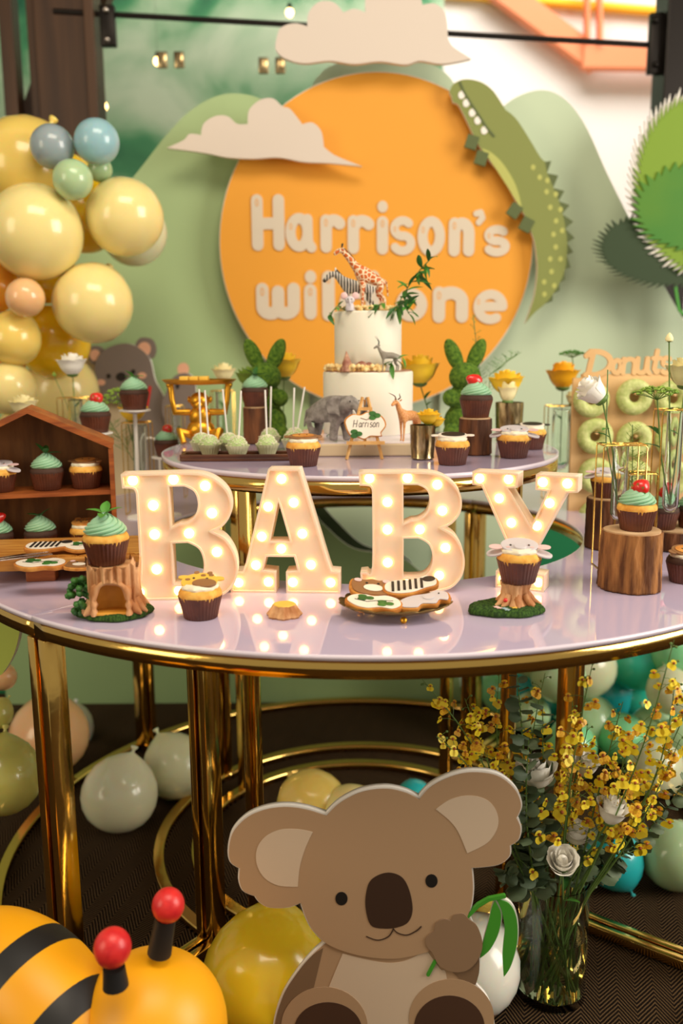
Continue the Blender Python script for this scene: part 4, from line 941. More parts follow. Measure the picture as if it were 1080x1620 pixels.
for s_ in (1, -1):
    mb = MB(); mb.grid(lambda u, v: Vector((.66-.30*u-.05*math.sin(v*PI), s_*(.24+.14*u), 1.10-.48*v*(1-.25*u)+.03*math.sin(u*5))), 10, 10)
    o = mb.build('ear', 'ele', te); md = o.modifiers.new('s', 'SOLIDIFY'); md.thickness = .03
    MB().tube([(.95, s_*.10, .80), (1.06, s_*.13, .70), (1.16, s_*.13, .70)], [.028, .022, .006], 8).build('tusk', 'white', te)
    MB().sph((.90, s_*.165, 1.02), .018).build('eye', 'black', te)
# giraffe
gm = bpy.data.materials.new('giraffe_skin'); gm.use_nodes = True; nt = gm.node_tree; N = nt.nodes; L = nt.links; b = N['Principled BSDF']; b.inputs['Roughness'].default_value = .45
tc = N.new('ShaderNodeTexCoord'); vo = N.new('ShaderNodeTexVoronoi'); vo.feature = 'DISTANCE_TO_EDGE'; vo.inputs['Scale'].default_value = 7.5; L.new(tc.outputs['Object'], vo.inputs[0])
rp = N.new('ShaderNodeValToRGB'); rp.color_ramp.elements[0].position = .07; rp.color_ramp.elements[0].color = lin((246, 222, 186))+(1,); rp.color_ramp.elements[1].position = .12; rp.color_ramp.elements[1].color = lin((200, 96, 30))+(1,)
L.new(vo.outputs['Distance'], rp.inputs[0]); L.new(rp.outputs[0], b.inputs['Base Color'])
V, E_ = quad_rig([(.28, 0, 1.02, .20), (.0, 0, .98, .21), (-.30, 0, .90, .17)], [(.42, 0, 1.22, .14), (.62, 0, 1.46, .10), (.80, 0, 1.66, .08)], [(.90, 0, 1.74, .085), (1.02, 0, 1.66, .07), (1.10, 0, 1.58, .05)], legset(.26, -.30, .09, .95, .065, .07), tail=[(-.46, 0, .84, .03), (-.50, 0, .5, .02), (-.51, 0, .42, .035)])
pg = Vector((cc.x+.006, cc.y-.030, ZT2)); hg = ay(560, 392, pg.y).z-ZT2
tg, _ = quad('giraffe_figurine', 'orange and white toy giraffe on top of the cake', 'figurine', pg, R(190), hg/1.80, V, E_, gm)
for s_ in (1, -1):
    MB().tube([(.86, s_*.04, 1.80), (.84, s_*.045, 1.90)], [.018, .026], 7).build('horn', 'black', tg)
    MB().sph((.84, s_*.10, 1.76), .045, (.7, 1.2, .5)).build('ear', 'giraffe', tg); MB().sph((.95, s_*.075, 1.73), .015).build('eye', 'black', tg)
mb = MB(); mb.grid(lambda u, v: Vector((.36+.52*v-.04, (u-.5)*.02, 1.22+.56*v+.03)), 2, 12); 
MB().tube([(.30, 0, 1.20), (.46, 0, 1.40), (.62, 0, 1.60), (.80, 0, 1.76)], .028, 6).build('mane', 'bark', tg)
# zebra
zm = bpy.data.materials.new('zebra_skin'); zm.use_nodes = True; nt = zm.node_tree; N = nt.nodes; L = nt.links; b = N['Principled BSDF']; b.inputs['Roughness'].default_value = .45
tc = N.new('ShaderNodeTexCoord'); wv = N.new('ShaderNodeTexWave'); wv.bands_direction = 'X'; wv.inputs['Scale'].default_value = 3.4; wv.inputs['Distortion'].default_value = 1.6; L.new(tc.outputs['Object'], wv.inputs[0])
rp = N.new('ShaderNodeValToRGB'); rp.color_ramp.elements[0].position = .42; rp.color_ramp.elements[0].color = lin((40, 36, 36))+(1,); rp.color_ramp.elements[1].position = .55; rp.color_ramp.elements[1].color = lin((226, 218, 206))+(1,)
L.new(wv.outputs['Fac'], rp.inputs[0]); L.new(rp.outputs[0], b.inputs['Base Color'])
V, E_ = quad_rig([(.38, 0, .80, .20), (.0, 0, .78, .22), (-.36, 0, .80, .20)], [(.56, 0, 1.0, .14), (.70, 0, 1.18, .12)], [(.86, 0, 1.20, .11), (1.02, 0, 1.06, .08), (1.08, 0, .99, .07)], legset(.36, -.38, .10, .78, .06, .065), tail=[(-.56, 0, .74, .035), (-.62, 0, .45, .04)])
pz = Vector((cc.x-.020, cc.y+.016, ZT2)); hz = ay(545, 425, pz.y).z-ZT2
tz, _ = quad('zebra_figurine', 'striped toy zebra behind the giraffe on the cake', 'figurine', pz, R(184), hz/1.36, V, E_, zm)
MB().tube([(.46, 0, 1.02), (.58, 0, 1.18), (.72, 0, 1.32)], .035, 6).build('mane', 'black', tz); MB().sph((1.09, 0, .985), .062).build('muzzle', 'black', tz)
for s_ in (1, -1): MB().sph((.74, s_*.07, 1.33), .04, (.6, .6, 1.5)).build('ear', 'white', tz); MB().sph((.92, s_*.085, 1.17), .016).build('eye', 'black', tz)
# small mouse-like white figurine with pink ears
pm = az(554, 489, ZT2); pm = Vector((pm.x, cc.y-r2*.80, ZT2))
tm_ = thing('mouse_figurine', 'small white toy animal with round pink ears at the front left of the cake top', 'figurine', pm)
MB().lathe([(.009, 0), (.010, .006), (.008, .014), (.004, .018)], 20).build('body', 'greyic', tm_); MB().sph((0, 0, .022), .009, (1.15, 1, .95)).build('head', 'greyic', tm_)
for s_ in (1, -1): MB().sph((s_*.012, 0, .031), .0075, (1, .35, 1)).build('ear', 'pinkic', tm_); MB().sph((s_*.004, -.0085, .024), .0012).build('eye', 'black', tm_)
MB().tube([(0, -.009, .021), (0, -.013, .017), (0, -.012, .012)], [.003, .0022, .0016], 8).build('trunk', 'greyic', tm_)
# antelope on ledge
def antelope(name, label, loc, rz, sc, m, horns, hc_):
    V, E_ = quad_rig([(.36, 0, .82, .17), (.0, 0, .80, .18), (-.36, 0, .82, .16)], [(.48, 0, 1.0, .10), (.56, 0, 1.18, .085)], [(.64, 0, 1.28, .085), (.78, 0, 1.20, .055), (.84, 0, 1.16, .04)], legset(.34, -.36, .08, .80, .045, .055), tail=[(-.52, 0, .80, .03), (-.56, 0, .62, .025)])
    t, _ = quad(name, label, 'figurine', loc, rz, sc, V, E_, m)
    for s_ in (1, -1):
        MB().tube([(.60, s_*.04, 1.34)]+[(.58-.05*math.sin(i*.9)+.02*i, s_*(.05+.035*i+.02*math.sin(i*1.6)), 1.36+.085*i*hc_) for i in range(1, 6)], [.022, .020, .018, .014, .010, .005], 6).build('horn', 'black' if horns else 'bark', t)
        MB().sph((.54, s_*.11, 1.32), .05, (.5, 1.3, .45), rot=(s_*R(30), 0, 0)).build('ear', m, t); MB().sph((.70, s_*.06, 1.29), .013).build('eye', 'black', t)
    return t
pa = Vector((az(612, 585, ZT1).x, cc.y-(r1+r2)*.5-.006, ZT1)); ha = ay(590, 532, pa.y).z-ZT1
antelope('antelope_figurine', 'grey toy antelope with curled horns on the cake ledge', pa, R(188), ha/1.78, 'antel', True, 1)
pa = az(648, 697, ZC); ha = ay(640, 617, pa.y).z-ZC
antelope('gazelle_figurine', 'orange-brown toy gazelle standing right of the cookie easel', pa, R(222), ha/1.62, 'gaz', False, .45)

# ------------ easel with name cookie
pe = onz(578, 727, U, .012)
t = thing('mini_easel', 'tiny natural wood easel in front of the cake', 'easel', pe)
s_ = 1/ppm(pe)
for x, xt in ((-30, -4), (26, 4)): MB().tube([(x*s_, -.010, 0), (xt*s_, .018, 96*s_)], .0032, 4).build('leg', 'easel', t, ang=30)
MB().tube([(0, .045, 0), (0, .020, 92*s_)], .003, 4).build('leg', 'easel', t, ang=30)
MB().box((0, -.010, 26*s_), (60*s_, .010, .006)).build('ledge', 'easel', t, smooth=False); MB().box((0, .012, 78*s_), (22*s_, .005, .006)).build('brace', 'easel', t, smooth=False)
t = thing('name_cookie', 'white iced plaque cookie with handwritten name and green leaves on the tiny easel', 'cookie', pe+Vector((0, -.006, 30*s_)), rot=(R(-14), 0, 0))
k = s_*.96
o = [(x*k, (z)*k) for x, z in smoothloop([(-33, 22), (-34, 34), (-22, 43), (-8, 42), (4, 47), (20, 44), (30, 36), (34, 24), (26, 12), (26, 6), (8, 6), (-2, 1), (-14, 5), (-26, 8)])]
flat('biscuit', [o], .006, 'cookie', t, y=-.002, bev=.001); flat('icing', [[(x*.93, z*.93+.0014) for x, z in o]], .002, 'icing', t, y=-.0035, bev=.0006)
nm = []; x = -21
for ch, w in zip('Harrison', (10, 6, 5, 5, 4, 5, 6, 6)):
    st, _ = glyphs(ch); mb = MB()
    for q in st: mb.tube([((x+p[0]*(11 if ch == 'H' else 9)+p[1]*2)*k, -.0038, (21+p[1]*(12 if ch != 'H' else 12))*k) for p in q], .00055, 4)
    mb.build('handwritten_letter', 'black', t); x += w*.92
for x, z in ((14, 40), (-16, 10)):
    for a in (0, 120, 240): flat('leaf', [[(k*(x+5*math.cos(R(a))+u), k*(z+4*math.sin(R(a))+v)) for u, v in ell(0, 0, 6, 4, 10)]], .0012, 'leafd', t, y=-.0048)
MB().tube([(-8*k, -.004, 36*k), (2*k, -.004, 33*k), (12*k, -.004, 38*k)], .0006, 4).build('branch', 'bark2', t)
# ------------ mercury glass votives
def votive(px, py, w, h, label, z=U):
    p = onz(px, py, z, .018); k = 1/ppm(p); r = w*k/2; hh = h*k
    t = thing('mercury_votive', label, 'vase', p)
    MB().lathe([(r*.8, 0), (r*.92, .003), (r*.88, .006), (r*.95, hh*.4), (r, hh), (r-.0015, hh), (r*.93, hh*.4), (r*.8, .008), (0, .008)], 36, fn=lambda a, z, j: 1+.012*math.cos(18*a)).build('cup', 'mercury', t)
    return p, r, hh
pv, rv, hv = votive(668, 728, 40, 54, 'small ribbed mercury-glass votive holding yellow flowers')
pv2, rv2, hv2 = votive(804, 700, 44, 62, 'taller mercury-glass vase with cream and yellow roses behind the log')
# ------------ cake pops
pt = onz(375, 731, U, .02)
t = thing('cake_pop_tray', 'long walnut tray holding the cake pops', 'tray', pt+Vector((-.0, .025, 0)), R(0))
k = 1/ppm(pt); W_ = 178*k
slab('board', [smoothloop([(-W_/2, -.02), (-W_/2+.01, -.032), (0, -.034, 1), (W_/2-.01, -.032), (W_/2, -.02), (W_/2, .02), (W_/2-.01, .032), (-W_/2+.01, .032), (-W_/2, .02)])], .006, 'walnut', t, 0, .001)
slab('rim', [smoothloop([(-W_/2, -.02), (-W_/2+.01, -.032), (0, -.034, 1), (W_/2-.01, -.032), (W_/2, -.02), (W_/2, .02), (W_/2-.01, .032), (-W_/2+.01, .032), (-W_/2, .02)]), smoothloop([(-W_/2+.006, -.016), (-W_/2+.014, -.026), (0, -.028, 1), (W_/2-.014, -.026), (W_/2-.006, -.016), (W_/2-.006, .016), (W_/2-.014, .026), (-W_/2+.014, .026), (-W_/2+.006, .016)])], .007, 'walnut', t, .006, .001)
mb = MB().lathe([(.010, 0), (.0105, .001), (.0165, .016), (.0172, .0165), (.0105, .002), (0, .002)], 84, fn=lambda a, z, j: 1+(.05*math.cos(21*a) if j in (1, 2, 3) else 0)); ME['popcup'] = mb.mesh(ang=80); ME['popcup'].materials.append(mat('popliner', (222, 222, 180), .5))
ME['popball'] = MB().sph((0, 0, .0155), .0138, u=28, v=18).mesh(); ME['popball'].materials.append(mat('popgreen', (176, 196, 132), .5))
mb = MB(); rd = random.Random(4)
for i in range(170):
    z = rd.uniform(-.1, 1); a = rd.uniform(0, 2*PI); rr_ = math.sqrt(max(0, 1-z*z)); mb.ico((.0142*rr_*math.cos(a), .0142*rr_*math.sin(a), .0155+.0142*z), .0009, 1)
ME['popspr'] = mb.mesh(); ME['popspr'].materials.append(M['cream'])
ME['popstick'] = MB().tube([(0, 0, .027), (0, 0, .094)], .0014, 8).mesh(); ME['popstick'].materials.append(M['white'])
for i, (px, py, lx, ly) in enumerate(((319, 716, 318, 604), (332, 720, 326, 604), (362, 716, 353, 604), (376, 722, 386, 602), (423, 720, 421, 601), (424, 708, 429, 602), (463, 712, 468, 598), (466, 706, 490, 603))):
    z0 = U+.0065; p = az(px, py, z0)
    if i in (5,): p = p+Vector((.003, .012, 0))
    t = thing('cake_pop', 'pale green cake pop with pearl sprinkles in a paper cup, stick up', 'cake pop', p, group='cake pops on the walnut tray')
    t['label'] = ['pale green sprinkled cake pop at the far left end of the walnut tray', 'pale green sprinkled cake pop second from the left, in front', 'pale green sprinkled cake pop standing behind the middle pair', 'pale green sprinkled cake pop at the centre front, stick leaning right', 'pale green sprinkled cake pop in front of the left log', 'pale green cake pop hidden behind another, sticks side by side', 'pale green cake pop at the right end with an upright stick', 'pale green cake pop at the far right with a strongly leaning stick'][i]
    link('paper_cup', ME['popcup'], None, t); link('ball', ME['popball'], None, t); tag(link('sprinkles', ME['popspr'], None, t), kind='stuff')
    t.scale = (1.36,)*3; ln = math.atan2((lx-px), 118.); link('stick', ME['popstick'], None, t, loc=(0, 0, 0), rot=(0, ln*.9, 0))
# ------------ moss rabbits
def rabbit(px, pyb, pyt, z, label, Y=None):
    p = az(px, pyb, z) if Y is None else Vector((ay(px, pyb, Y).x, Y, z)); hh = ay(px, pyt, p.y).z-z; s_ = hh/1.0
    t = thing('moss_rabbit', label, 'rabbit', p); t.scale = (s_,)*3
    MB().sph((0, 0, .18), .20, (1, .9, .95), u=28, v=18).sph((0, 0, .40), .17, (.95, .85, 1), u=28, v=18).build('body', 'moss', t)
    MB().sph((0, -.02, .62), .15, (1.05, 1, .95), u=28, v=18).build('head', 'moss', t)
    for s2 in (1, -1):
        MB().sph((s2*.11, 0, .83), .09, (.85, .55, 1.9), rot=(0, s2*R(24), 0), u=20, v=14).build('ear', 'moss', t)
        MB().sph((s2*.14, -.08, .42), .085, u=20, v=12).build('paw', 'moss', t); MB().sph((s2*.13, -.12, .09), .09, u=20, v=12).build('foot', 'moss', t)
    MB().sph((0, -.14, .60), .07, u=18, v=12).build('muzzle', 'moss', t)
rabbit(422, 700, 534, U, 'green moss-covered rabbit ornament behind the cake pops', Y=2.12)
rabbit(733, 694, 534, U, 'green moss-covered rabbit ornament behind the right log', Y=2.10)
# ------------ gold monkey tray stand
pm = Vector((ay(318, 690, 2.06).x, 2.06, U)); k = 1/ppm(pm)
t = thing('monkey_stand', 'gold monkey statue holding a shallow tray over its head', 'statue', pm); G = M['goldpaint']
H = (ay(318, 602, 2.06).z-U)
MB().sph((0, 0, H*.20), H*.20, (1.15, .9, 1), u=24, v=14).sph((0, 0, H*.42), H*.18, (1, .8, 1.1), u=24, v=14).build('body', G, t)
MB().sph((0, -.004, H*.68), H*.15, (1.05, 1, .95), u=22, v=14).sph((0, -.020, H*.62), H*.08, u=14, v=10).build('head', G, t)
for s2 in (1, -1):
    MB().sph((s2*H*.17, 0, H*.70), H*.055, (.5, .8, 1)).build('ear', G, t)
    MB().tube([(s2*H*.16, 0, H*.50), (s2*H*.40, -.004, H*.50), (s2*H*.44, -.004, H*.70), (s2*H*.46, 0, H*.93)], [H*.06, H*.055, H*.045, H*.05], 10).build('arm', G, t)
    MB().sph((s2*H*.47, 0, H*.93), H*.06).build('hand', G, t)
    MB().tube([(s2*H*.10, 0, H*.12), (s2*H*.32, -.02, H*.20), (s2*H*.24, -.03, .004)], [H*.08, H*.07, H*.05], 10).build('leg', G, t)
MB().lathe([(.01, H*.93), (H*.52, H*.95), (H*.60, H*1.02), (H*.58, H*1.02), (H*.50, H*.965), (0, H*.96)], 40).build('held_tray', G, t).scale = (1, .6, 1)
for i in range(3):
    q = thing('biscuit_bar', 'golden biscuit bar lying on the monkey statue tray', 'biscuit', pm+Vector(((i-1)*.022-.01, -.005, H*.985)), group='biscuit bars on the monkey tray'); MB().box((0, 0, .006), (.020, .03, .012), bev=.002).build('bar', 'yellowic', q)

# ================================================================== FLOWERS
def petal_mesh(Rk, Hk, wid, flare, m):      # slice of a cup: the petals wrap round the bloom
    def fn(u, v):
        a = (u-.5)*2; th = a*wid*(.35+.65*math.sin(PI/2*min(1, v*1.6))); top = 1-.22*abs(a)**2.2-.03*math.cos(a*9)
        vv = v*top; rr_ = Rk*(.22+.78*math.sin(PI/2*min(1, vv*1.35))**.8)+flare*max(0, vv-.62)**1.5*2.6
        return Vector((rr_*math.sin(th), -rr_*math.cos(th), Hk*vv-flare*.5*max(0, vv-.72)))
    mb = MB(); mb.grid(fn, 9, 9); me = mb.mesh(ang=180); me.materials.append(M[m]); return me
PET = {}
for m in ('rosew', 'rosec', 'rosey', 'roseo', 'leafy'):
    PET[m] = [petal_mesh(.13, 1.02, 1.5, .0, m), petal_mesh(.26, 1.0, 1.25, .05, m), petal_mesh(.38, .94, 1.1, .10, m), petal_mesh(.50, .80, 1.0, .26, m)]
def rose_head(parent, c, r, m, tilt=(0, 0, 0), open_=1.0, seed=1):
    rd = random.Random(seed)
    hd = MB().sph((0, 0, .42), .20, (1, 1, 2.0), u=14, v=10).build('bloom', m, parent, loc=c, rot=tilt); hd.scale = (1.5*r, 1.5*r, 1.35*r)
    for k, n in enumerate((2, 3, 4, 5)):
        for i in range(n):
            a = 2*PI*i/n+k*.8+rd.uniform(-.12, .12)
            p_ = link('petal', PET[m][k], None, hd, loc=(0, 0, -.02*k), rot=(R(rd.uniform(-3, 3)), 0, a)); s_ = (.55+.45*open_) if k > 1 else 1; q_ = 1+.05*(i % 2); p_.scale = (s_*q_, s_*q_, 1.0-.03*(i % 2))
    MB().sph((0, 0, .02), .24, (1, 1, .6), u=10, v=8).build('calyx', 'stem', hd)
    return hd
def flower(label, base, head, r, m, cat='flower', bend=(0, 0, 0), tilt=(0, 0, 0), open_=1.0, leaves=2, group=None, seed=1, lsc=.8, th=.0014, kind='rose'):
    base, head = Vector(base), Vector(head); d = head-base; mid = base+d*.55+Vector(bend)
    t = thing({'rose': 'rose', 'lace': 'lace_flower', 'bud': 'flower_bud'}[kind], label, cat, base, group=group)
    P = [Vector((0, 0, 0)), (mid-base)*.5+Vector(bend)*.2, mid-base, (mid-base).lerp(d, .55), d]
    MB().tube(P, th, 7).build('stem', 'stem', t)
    rd = random.Random(seed)
    if kind == 'rose': rose_head(t, d, r, m, tilt, open_, seed)
    elif kind == 'bud':
        hd = MB().lathe([(0, 0), (.5, .25), (.55, .6), (.3, 1.1), (.05, 1.35)], 16).build('bloom', m, t, loc=d, rot=tilt); hd.scale = (r,)*3
        for i in range(6): link('sepal', ME['cleaf2'], None, t, loc=d, rot=(R(18), 0, i*1.05)).scale = (r*16,)*3
    elif kind == 'lace':
        mb = MB(); fl = MB()
        for i in range(26):
            a = i*2.4; q = math.sqrt((i+.5)/26); e = Vector((r*q*math.cos(a), r*q*math.sin(a), r*.55-r*.30*q*q)); mb.tube([Vector((0, 0, 0)), e*.55+Vector((0, 0, r*.02)), e], .0005, 4)
            for j in range(9):
                b_ = rd.uniform(0, 2*PI); w = rd.uniform(0, .17)*r; fl.ico(e+Vector((w*math.cos(b_), w*math.sin(b_), rd.uniform(0, .06)*r)), .055*r, 1)
        Rm = Euler(tilt)
        mb.build('umbel_stalks', 'stem', t, loc=d, rot=tilt); tag(fl.build('florets', m, t, loc=d, rot=tilt), kind='stuff')
    for i in range(leaves):
        c = P[2].lerp(P[4], .1+.5*i/max(1, leaves)); l = link('leaf', ME['cleaf' if i % 2 else 'cleaf2'], None, t, loc=c, rot=(R(rd.uniform(15, 60)), 0, rd.uniform(0, 6.28))); l.scale = (lsc,)*3
    return t
def feathery(label, base, tip, sc, cat='leaves', seed=1, m='leafy', group=None, curve=(0, 0, 0)):
    base, tip = Vector(base), Vector(tip); d = tip-base; t = thing('fern_sprig', label, cat, base, group=group); rd = random.Random(seed)
    P = [Vector((0, 0, 0)), d*.5+Vector(curve), d]; MB().tube(P, .0009, 6).build('stem', 'stem', t); fl = MB()
    for i in range(26):
        k = .35+.65*i/26; c = P[1].lerp(P[2], (k-.5)*2) if k > .5 else P[1]*k*2
        a = rd.uniform(0, 6.28); l = sc*(1.15-k*.6); e = c+Vector((l*math.cos(a), l*math.sin(a), l*.55)); fl.tube([c, c.lerp(e, .6)+Vector((0, 0, -.001)), e], .0004, 3)
        for j in range(3): b_ = rd.uniform(0, 6.28); s = c.lerp(e, .4+.2*j); fl.tube([s, s+Vector((math.cos(b_), math.sin(b_), .7))*l*.3], .00035, 3)
    tag(fl.build('fronds', m, t), kind='stuff'); return t
# wire framed tube vase
def tube_vase(pxL, pxR, pyT, pyB, txL, txR, tyT, tyB, label, z=TZ, group=None, rz=0):
    p = az((pxL+pxR)/2, pyB, z)+Vector((0, .02, 0)); k = 1/ppm(p); w = (pxR-pxL)*k; H = ay(pxL, pyT, p.y).z-z
    t = thing('tube_vase', label, 'vase', p, R(rz), group=group); d = .045; wr = .0013
    for y in (-d/2, d/2):
        MB().tube([(-w/2, y, wr), (-w/2, y, H-.004), (-w/2+.004, y, H), (w/2-.004, y, H), (w/2, y, H-.004), (w/2, y, wr)], wr, 6).build('wire_frame', 'wire', t)
    for x in (-w/2, w/2):
        MB().tube([(x, -d/2, wr), (x, d/2, wr)], wr, 6).build('wire_foot', 'wire', t)
        MB().tube([(x, -d/2, H), (x, d/2, H)], wr, 6).build('wire_foot', 'wire', t)
    tx = ((txL+txR)/2-(pxL+pxR)/2)*k; r = (txR-txL)*k/2; zt = ay(pxL, tyT, p.y).z-z; zb = ay(pxL, tyB, p.y).z-z
    ring = MB().tube([(tx+r*1.15*math.cos(a), r*1.15*math.sin(a), H) for a in [2*PI*i/18 for i in range(19)]], wr, 6)
    ring.build('wire_ring', 'wire', t)
    MB().tube([(-w/2, 0, H), (w/2, 0, H)], wr*.9, 5).build('wire_bar', 'wire', t)
    MB().lathe([(0, zb), (r*.6, zb+r*.25), (r, zb+r), (r, zt-.002), (r*1.10, zt), (r*1.02, zt), (r*.86, zt-.003), (r*.86, zb+r), (r*.4, zb+r*.45), (0, zb+r*.35)], 24).build('test_tube', 'glass', t, loc=(tx, 0, 0))
    return p+Vector((tx, 0, zb+r)), p+Vector((tx, 0, zt)), H
a, b_, _ = tube_vase(946, 1012, 703, 900, 966, 990, 703, 824, 'gold wire tube vase with white flower left of the large right log')
h_ = ay(942, 622, a.y)
flower('white lisianthus bloom leaning left in the wire tube vase', a, Vector((h_.x+.012, a.y, h_.z-.012)), .038, 'rosew', bend=(.006, 0, .0), tilt=(0, R(-48), 0), open_=.42, leaves=3, seed=4, lsc=.8)
q = ay(961, 585, a.y); MB_t = thing('bare_stem', 'thin bare green stem standing upright in the wire tube vase beside the white flower', 'stem', a); MB().tube([(0.002, 0, 0), ((q.x-a.x)*.9, 0, (q.z-a.z)*.5), (q.x-a.x, 0, q.z-a.z)], .0011, 6).build('stem', 'stem', MB_t)
a, b_, _ = tube_vase(1034, 1096, 648, 890, 1048, 1073, 651, 812, 'taller gold wire tube vase at the right frame edge')
h_ = ay(1058, 542, a.y); flower('pale green opening bud on a tall stem at the right edge', a, h_, .013, 'rosec', kind='bud', leaves=1, seed=3, lsc=.8)
h_ = ay(1040, 622, a.y-.01); flower('flat green lace flower head in front of the tall tube vase', a, h_+Vector((0, 0, -.012)), .040, 'leafy', kind='lace', bend=(-.004, 0, -.01), leaves=2, seed=6, lsc=1.2)
h_ = ay(1084, 598, a.y+.02); flower('large cream rose at the right frame edge', a, h_+Vector((0, 0, -.015)), .040, 'rosec', leaves=1, seed=7)
a, b_, _ = tube_vase(982, 1030, 748, 885, 992, 1014, 752, 850, 'small gold wire tube vase behind the strawberry cupcake', rz=10)
feathery('feathery pale green sprig in the small tube vase', a, ay(1000, 672, a.y), .030, seed=3)
feathery('feathery green sprig drooping beside the small tube vase', a, ay(1012, 720, a.y), .030, seed=8)
a, b_, _ = tube_vase(862, 904, 642, 790, 872, 900, 646, 745, 'gold wire tube vase holding the orange rose behind the right of the round table')
h_ = ay(890, 600, a.y); flower('deep yellow-orange rose beside the donut board', a, h_+Vector((.0, 0, -.022)), .050, 'roseo', open_=.75, leaves=1, seed=9)
a, b_, _ = tube_vase(906, 940, 650, 792, 914, 930, 652, 730, 'narrow gold wire tube vase between the orange rose and the donut board')
h_ = ay(898, 642, a.y+.01); flower('half-open yellow bud low beside the orange rose', a, ay(905, 640, a.y), .026, 'rosec', kind='rose', open_=.4, leaves=1, seed=12)
h_ = ay(905, 566, a.y+.05); flower('green lace flower rising behind the orange rose', Vector((a.x, a.y, a.z)), h_, .032, 'leafm', kind='lace', leaves=0, seed=13)
# left rear tube vases
a, b_, _ = tube_vase(101, 148, 629, 800, 114, 136, 632, 760, 'gold wire tube vase with white rose behind the wooden house roof')
h_ = ay(114, 580, a.y); flower('open white rose on a tall stem behind the wooden house', a, h_+Vector((0, 0, -.020)), .040, 'rosew', leaves=3, seed=14)
h_ = ay(86, 596, a.y); flower('small closed green bud branching left of the white rose', a, h_, .009, 'leafy', kind='bud', leaves=0, bend=(.006, 0, .04), seed=14, th=.001)
a, b_, _ = tube_vase(200, 241, 668, 815, 212, 234, 672, 760, 'gold wire tube vase behind the first letter B')
h_ = ay(192, 622, a.y); flower('round green lace flower in front of the grey bear cut-out', a, h_+Vector((0, 0, -.018)), .042, 'leafy', kind='lace', leaves=0, seed=15, tilt=(R(30), 0, 0))
h_ = ay(210, 652, a.y+.01); flower('yellow ruffled flower below the green lace flower', a, h_+Vector((0, 0, -.020)), .034, 'rosey', leaves=1, seed=16, open_=1.3)
feathery('feathery green sprig beside the yellow ruffled flower', a, ay(170, 660, a.y), .035, seed=18, m='leafm')
a, b_, _ = tube_vase(268, 292, 642, 788, 274, 290, 645, 730, 'narrow gold wire tube vase left of the gold monkey')
sprig('leafy_sprig', [a, a+Vector((0, 0, .05)), a+Vector((.002, 0, .08))], .001, 5, 'green leaves inside the narrow tube vase left of the gold monkey', seed=21, sc=.6)
a, b_, _ = tube_vase(18, 58, 668, 832, 26, 48, 670, 760, 'gold wire tube vase behind the left slope of the house roof')
h_ = ay(38, 644, a.y); flower('pale yellow rose above the left roof slope', a, h_+Vector((0, 0, -.018)), .034, 'rosec', leaves=2, seed=20)
a, b_, _ = tube_vase(338, 372, 618, 778, 344, 366, 620, 720, 'tall gold wire tube vase behind the cake pops')
h_ = ay(354, 592, a.y); flower('cream rose behind the gold monkey tray', a, h_+Vector((0, 0, -.018)), .036, 'rosec', leaves=2, seed=22)
# flowers of the upper table
flower('small ruffled yellow bloom in the ribbed mercury votive', pv+Vector((0, 0, .01)), ay(678, 664, pv.y)+Vector((0, 0, -.008)), .022, 'rosey', leaves=4, open_=1.3, seed=30, lsc=.55)
flower('second small yellow bloom at the right of the votive', pv+Vector((0, 0, .01)), ay(690, 668, pv.y+.004)+Vector((0, 0, -.008)), .016, 'rosey', leaves=1, open_=1.3, seed=31, lsc=.4)
flower('cream rosebud in the tall mercury vase', pv2+Vector((0, 0, .01)), ay(803, 622, pv2.y-.01)+Vector((0, 0, -.020)), .036, 'rosec', leaves=3, open_=.35, seed=32, lsc=.9)
flower('yellow rose behind the cream bud in the tall mercury vase', pv2+Vector((0, 0, .01)), ay(801, 610, pv2.y+.015)+Vector((0, 0, -.018)), .040, 'rosey', leaves=1, open_=1.2, seed=33)
a = Vector((ay(690, 690, 2.16).x, 2.16, U)); flower('large yellow rose behind the cake on the right', a, ay(664, 592, 2.14)+Vector((0, 0, -.022)), .050, 'rosey', leaves=2, seed=34)
a = Vector((ay(447, 690, 2.20).x, 2.20, U)); flower('large yellow rose right of the left moss rabbit', a, ay(449, 584, 2.2)+Vector((0, 0, -.02)), .046, 'rosey', leaves=1, seed=35)
a = Vector((ay(392, 690, 2.22).x, 2.22, U)); flower('yellow-green rose left of the left moss rabbit', a, ay(393, 598, 2.2)+Vector((0, 0, -.018)), .034, 'leafy', leaves=1, seed=36)
a = Vector((ay(770, 690, 2.16).x, 2.16, U)); feathery('feathery green sprig arching over the right of the round table', a, ay(818, 560, 2.14), .035, seed=40, m='leafm', curve=(-.03, 0, .05))
feathery('thin sprig with yellow tips above the right moss rabbit', a, ay(748, 498, 2.14), .022, seed=41, m='leafm')
